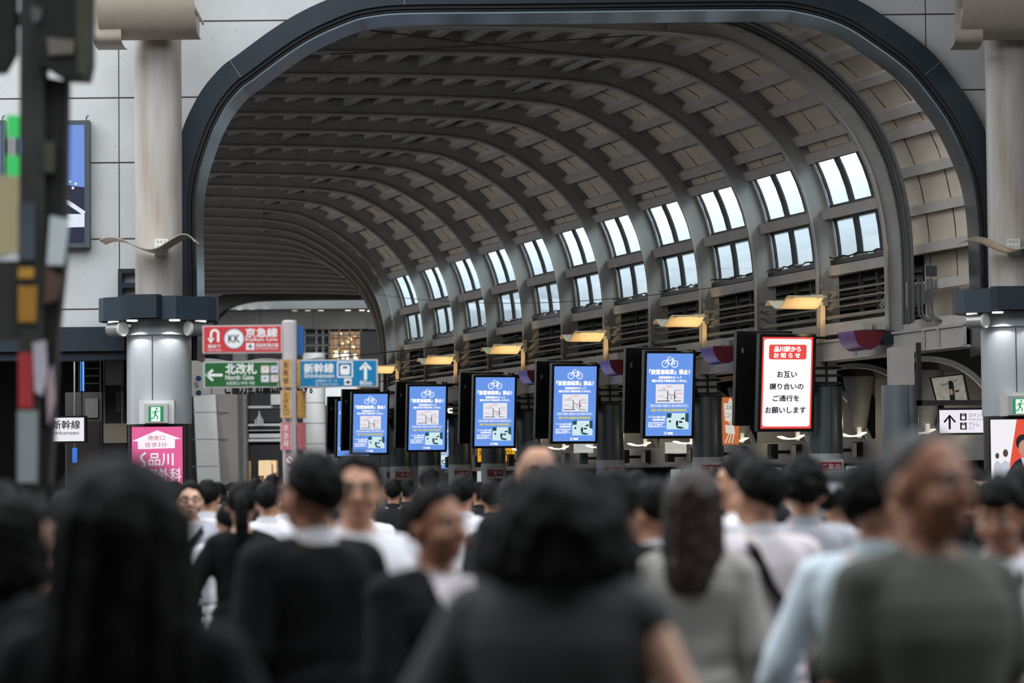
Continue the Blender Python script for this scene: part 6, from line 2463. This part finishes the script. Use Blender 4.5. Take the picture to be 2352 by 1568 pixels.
# partly hidden heads in the middle distance
p = P(px=1234, ty=1014, Y=12.2, yaw=12, sex='m', hair='thin', top='shirt', topcol='charcoal', collar='charcoal', legcol='black', tone='mid', pose='down')
build_person(p, 'tall person whose bare forehead rises behind the long black hair in the centre', 'mid')
p = P(px=1412, ty=1072, Y=10.2, yaw=175, sex='m', hair='short', vol=1.2, top='jacket', topcol='black', collar='charcoal', legcol='black', pose='down', face=False)
src_jacket = build_person(p, 'person from behind with black hair and dark jacket, beyond the bare arm', 'mid')
p = P(px=1497, ty=1098, Y=11.2, yaw=205, hyaw=25, sex='m', hair='short', top='jacket', topcol='navy', collar='white', legcol='black', pose='down')
build_person(p, 'person in a dark jacket with white collar, ear showing left of the brown hair', 'mid')
p = P(px=1690, ty=1040, Y=13.6, yaw=-100, hyaw=0, sex='m', hair='short', top='shirt', topcol='white', collar='white', legcol='black', pose='phone')
build_person(p, 'person in profile between the brown hair and the white shirt with bag strap, white shirt', 'mid')
p = P(px=1702, ty=1028, Y=15.5, yaw=185, sex='m', hair='short', top='jacket', topcol='charcoal', legcol='black', pose='down', face=False)
build_person(p, 'tall dark-haired person far behind the white shirt with bag strap', 'mid')
p = P(px=4, ty=1105, Y=8.8, yaw=150, sex='m', hair='short', top='shirt', topcol='pinkwhite', collar='white', legcol='black', pose='down', face=False)
build_person(p, 'person in a white shirt cut off by the left edge of the picture', 'mid')
p = P(px=52, ty=1128, Y=7.9, yaw=112, hyaw=6, sex='f', hair='bob', top='blouse', topcol='black', legcol='black', pose='ear', tone='light', cuff='white')
t = build_person(p, 'person with black bob and dark blouse at the left edge, raising a white-cuffed hand', 'near')

# farther group left of the black suit jacket
p = P(px=437, ty=1103, Y=19.6, yaw=8, sex='m', hair='short', top='shirt', topcol='lightgrey', collar='white', legcol='black', pose='walk', glasses=True, tone='light', hl=7)
tm = build_person(p, 'person with glasses in light grey shirt facing the camera, left of the crossed straps', 'near')
sling_bag(tm, p, 'dark bag on a diagonal strap of the light grey shirt with glasses', 1)
p = P(px=478, ty=1100, Y=21.5, yaw=176, sex='m', hair='short', top='shirt', topcol='white', collar='white', legcol='charcoal', pose='down', straps=True, face=False)
src_shirt = build_person(p, 'person from behind in a white shirt with crossing black backpack straps', 'mid')
p = P(px=504, ty=1134, Y=24.0, yaw=5, sex='f', hair='fringe', top='blouse', topcol='brown', legcol='black', pose='down')
src_face = build_person(p, 'small person with a dark fringe and brown blouse facing the camera beside the backpack straps', 'mid')
p = P(px=555, ty=1103, Y=16.0, yaw=185, sex='f', hair='tail', top='blouse', topcol='black', legcol='black', pose='wide', face=False)
build_person(p, 'person with a long dark ponytail and black top seen from behind', 'near')
p = P(px=524, ty=1150, Y=18.0, yaw=200, sex='m', hair='short', top='shirt', topcol='white', legcol='navy', pose='wide', face=False)
t = build_person(p, 'person in a white shirt with a navy arm band, hidden behind the ponytail', 'mid')
p = P(px=615, ty=1105, Y=19.5, yaw=178, sex='m', hair='short', top='shirt', topcol='white', collar='white', legcol='black', pose='down', face=False)
src_plain = build_person(p, 'person from behind in a bright white shirt right of the ponytail', 'mid')
p = P(px=775, ty=1122, Y=17.0, yaw=176, sex='m', hair='short', hairmat=M_hairg, top='shirt', topcol='sky', collar='sky', legcol='black', pose='down', face=False)
build_person(p, 'grey-haired person in a pale blue shirt between the suit jacket and the glasses', 'mid')

# the far crowd: each person of its own, built once and copied
far_list = [
    (src_jacket, 400, 1103, 22.5, 182, 'black', 'dark-haired person in black in front of the pink light box'),
    (src_plain, 626, 1088, 30.0, 180, 'charcoal', 'tall person far back whose head stands highest left of the white sign post'),
    (src_plain, 589, 1097, 29.6, 170, 'charcoal', 'dark-haired person just left of the tallest far head beside the white post'),
    (src_shirt, 499, 1106, 28.0, 190, 'charcoal', 'rounded dark head above the small person with the fringe'),
    (src_plain, 472, 1101, 34.0, 180, 'navy', 'far head peeking out behind the crossed straps person'),
    (src_face, 519, 1112, 36.0, 0, 'white', 'tiny pale face far back under the leaning pier'),
    (src_face, 533, 1107, 40.0, 10, 'charcoal', 'tiny face farthest back under the stone column'),
    (src_jacket, 548, 1116, 33.0, 185, 'black', 'dark head far back just above the ponytail, left'),
    (src_plain, 571, 1106, 37.0, 172, 'navy', 'dark head far back just above the ponytail, right'),
    (src_plain, 650, 1112, 23.0, 190, 'white', 'white-shirted person at the foot of the white sign post'),
    (src_plain, 986, 1072, 25.0, 178, 'black', 'tall dark head in front of the hall column right of the glasses'),
    (src_plain, 1062, 1088, 19.0, 174, 'white', 'dark head and white shoulder just right of the dark suit jacket'),
    (src_jacket, 742, 1112, 26.0, 185, 'charcoal', 'dark head between the suit jacket and the glasses'),
    (src_plain, 903, 1098, 28.0, 180, 'charcoal', 'dark head right behind the glasses wearer in the white shirt'),
    (src_shirt, 935, 1100, 31.0, 176, 'navy', 'far dark head beneath the sixth display'),
    (src_jacket, 955, 1112, 34.0, 190, 'brown', 'far low head just left of the tall dark head'),
    (src_plain, 1020, 1110, 36.0, 180, 'charcoal', 'far low head right of the tall dark head'),
    (src_jacket, 1100, 1106, 30.0, 182, 'charcoal', 'far dark head under the fourth display'),
    (src_plain, 1130, 1100, 21.0, 170, 'charcoal', 'dark head left of the thick black hair in the centre'),
    (src_jacket, 1180, 1092, 15.0, 184, 'charcoal', 'dark head close behind the centre person, left of the cropped crown'),
    (src_jacket, 1345, 1078, 16.0, 176, 'black', 'dark head behind the right side of the thick black hair in the centre'),
    (src_plain, 1462, 1078, 17.0, 180, 'charcoal', 'dark head above the ear and white collar left of the brown hair'),
    (src_jacket, 1640, 1075, 18.0, 184, 'charcoal', 'dark head right behind the shoulder-length brown hair'),
    (src_plain, 1790, 1076, 19.0, 180, 'white', 'dark head between the bag strap person and the bushy hair'),
    (src_plain, 1962, 1070, 17.0, 180, 'charcoal', 'dark head between the cap and the light blue shirt person'),
    (src_face, 2246, 1074, 21.0, 0, 'charcoal', 'pale forehead far back under the advertisement at the right'),
    (src_jacket, 2222, 1098, 19.0, 180, 'black', 'dark head right of the olive T-shirt person'),
    (src_jacket, 2345, 1066, 14.0, 190, 'black', 'dark head cut by the right edge under the advertisement'),
    (src_plain, 1260, 1100, 24.0, 180, 'charcoal', 'dark head far behind the centre person, right of the cropped crown'),
    (src_plain, 838, 1120, 22.0, 180, 'white', 'white shirt far behind the glasses wearer'),
    (src_plain, 150, 1122, 16.0, 180, 'charcoal', 'dark head left of the large black hair, behind the mast'),
    (src_jacket, 196, 1116, 20.0, 175, 'black', 'dark head behind the left side of the large black hair'),
]
for n, (src, px, top, Y, yaw, col, lab) in enumerate(far_list):
    copy_person(src, dict(px=px, ty=top, Y=Y, yaw=yaw, topcol=col), lab)

bpy.data.scenes.remove(WS)
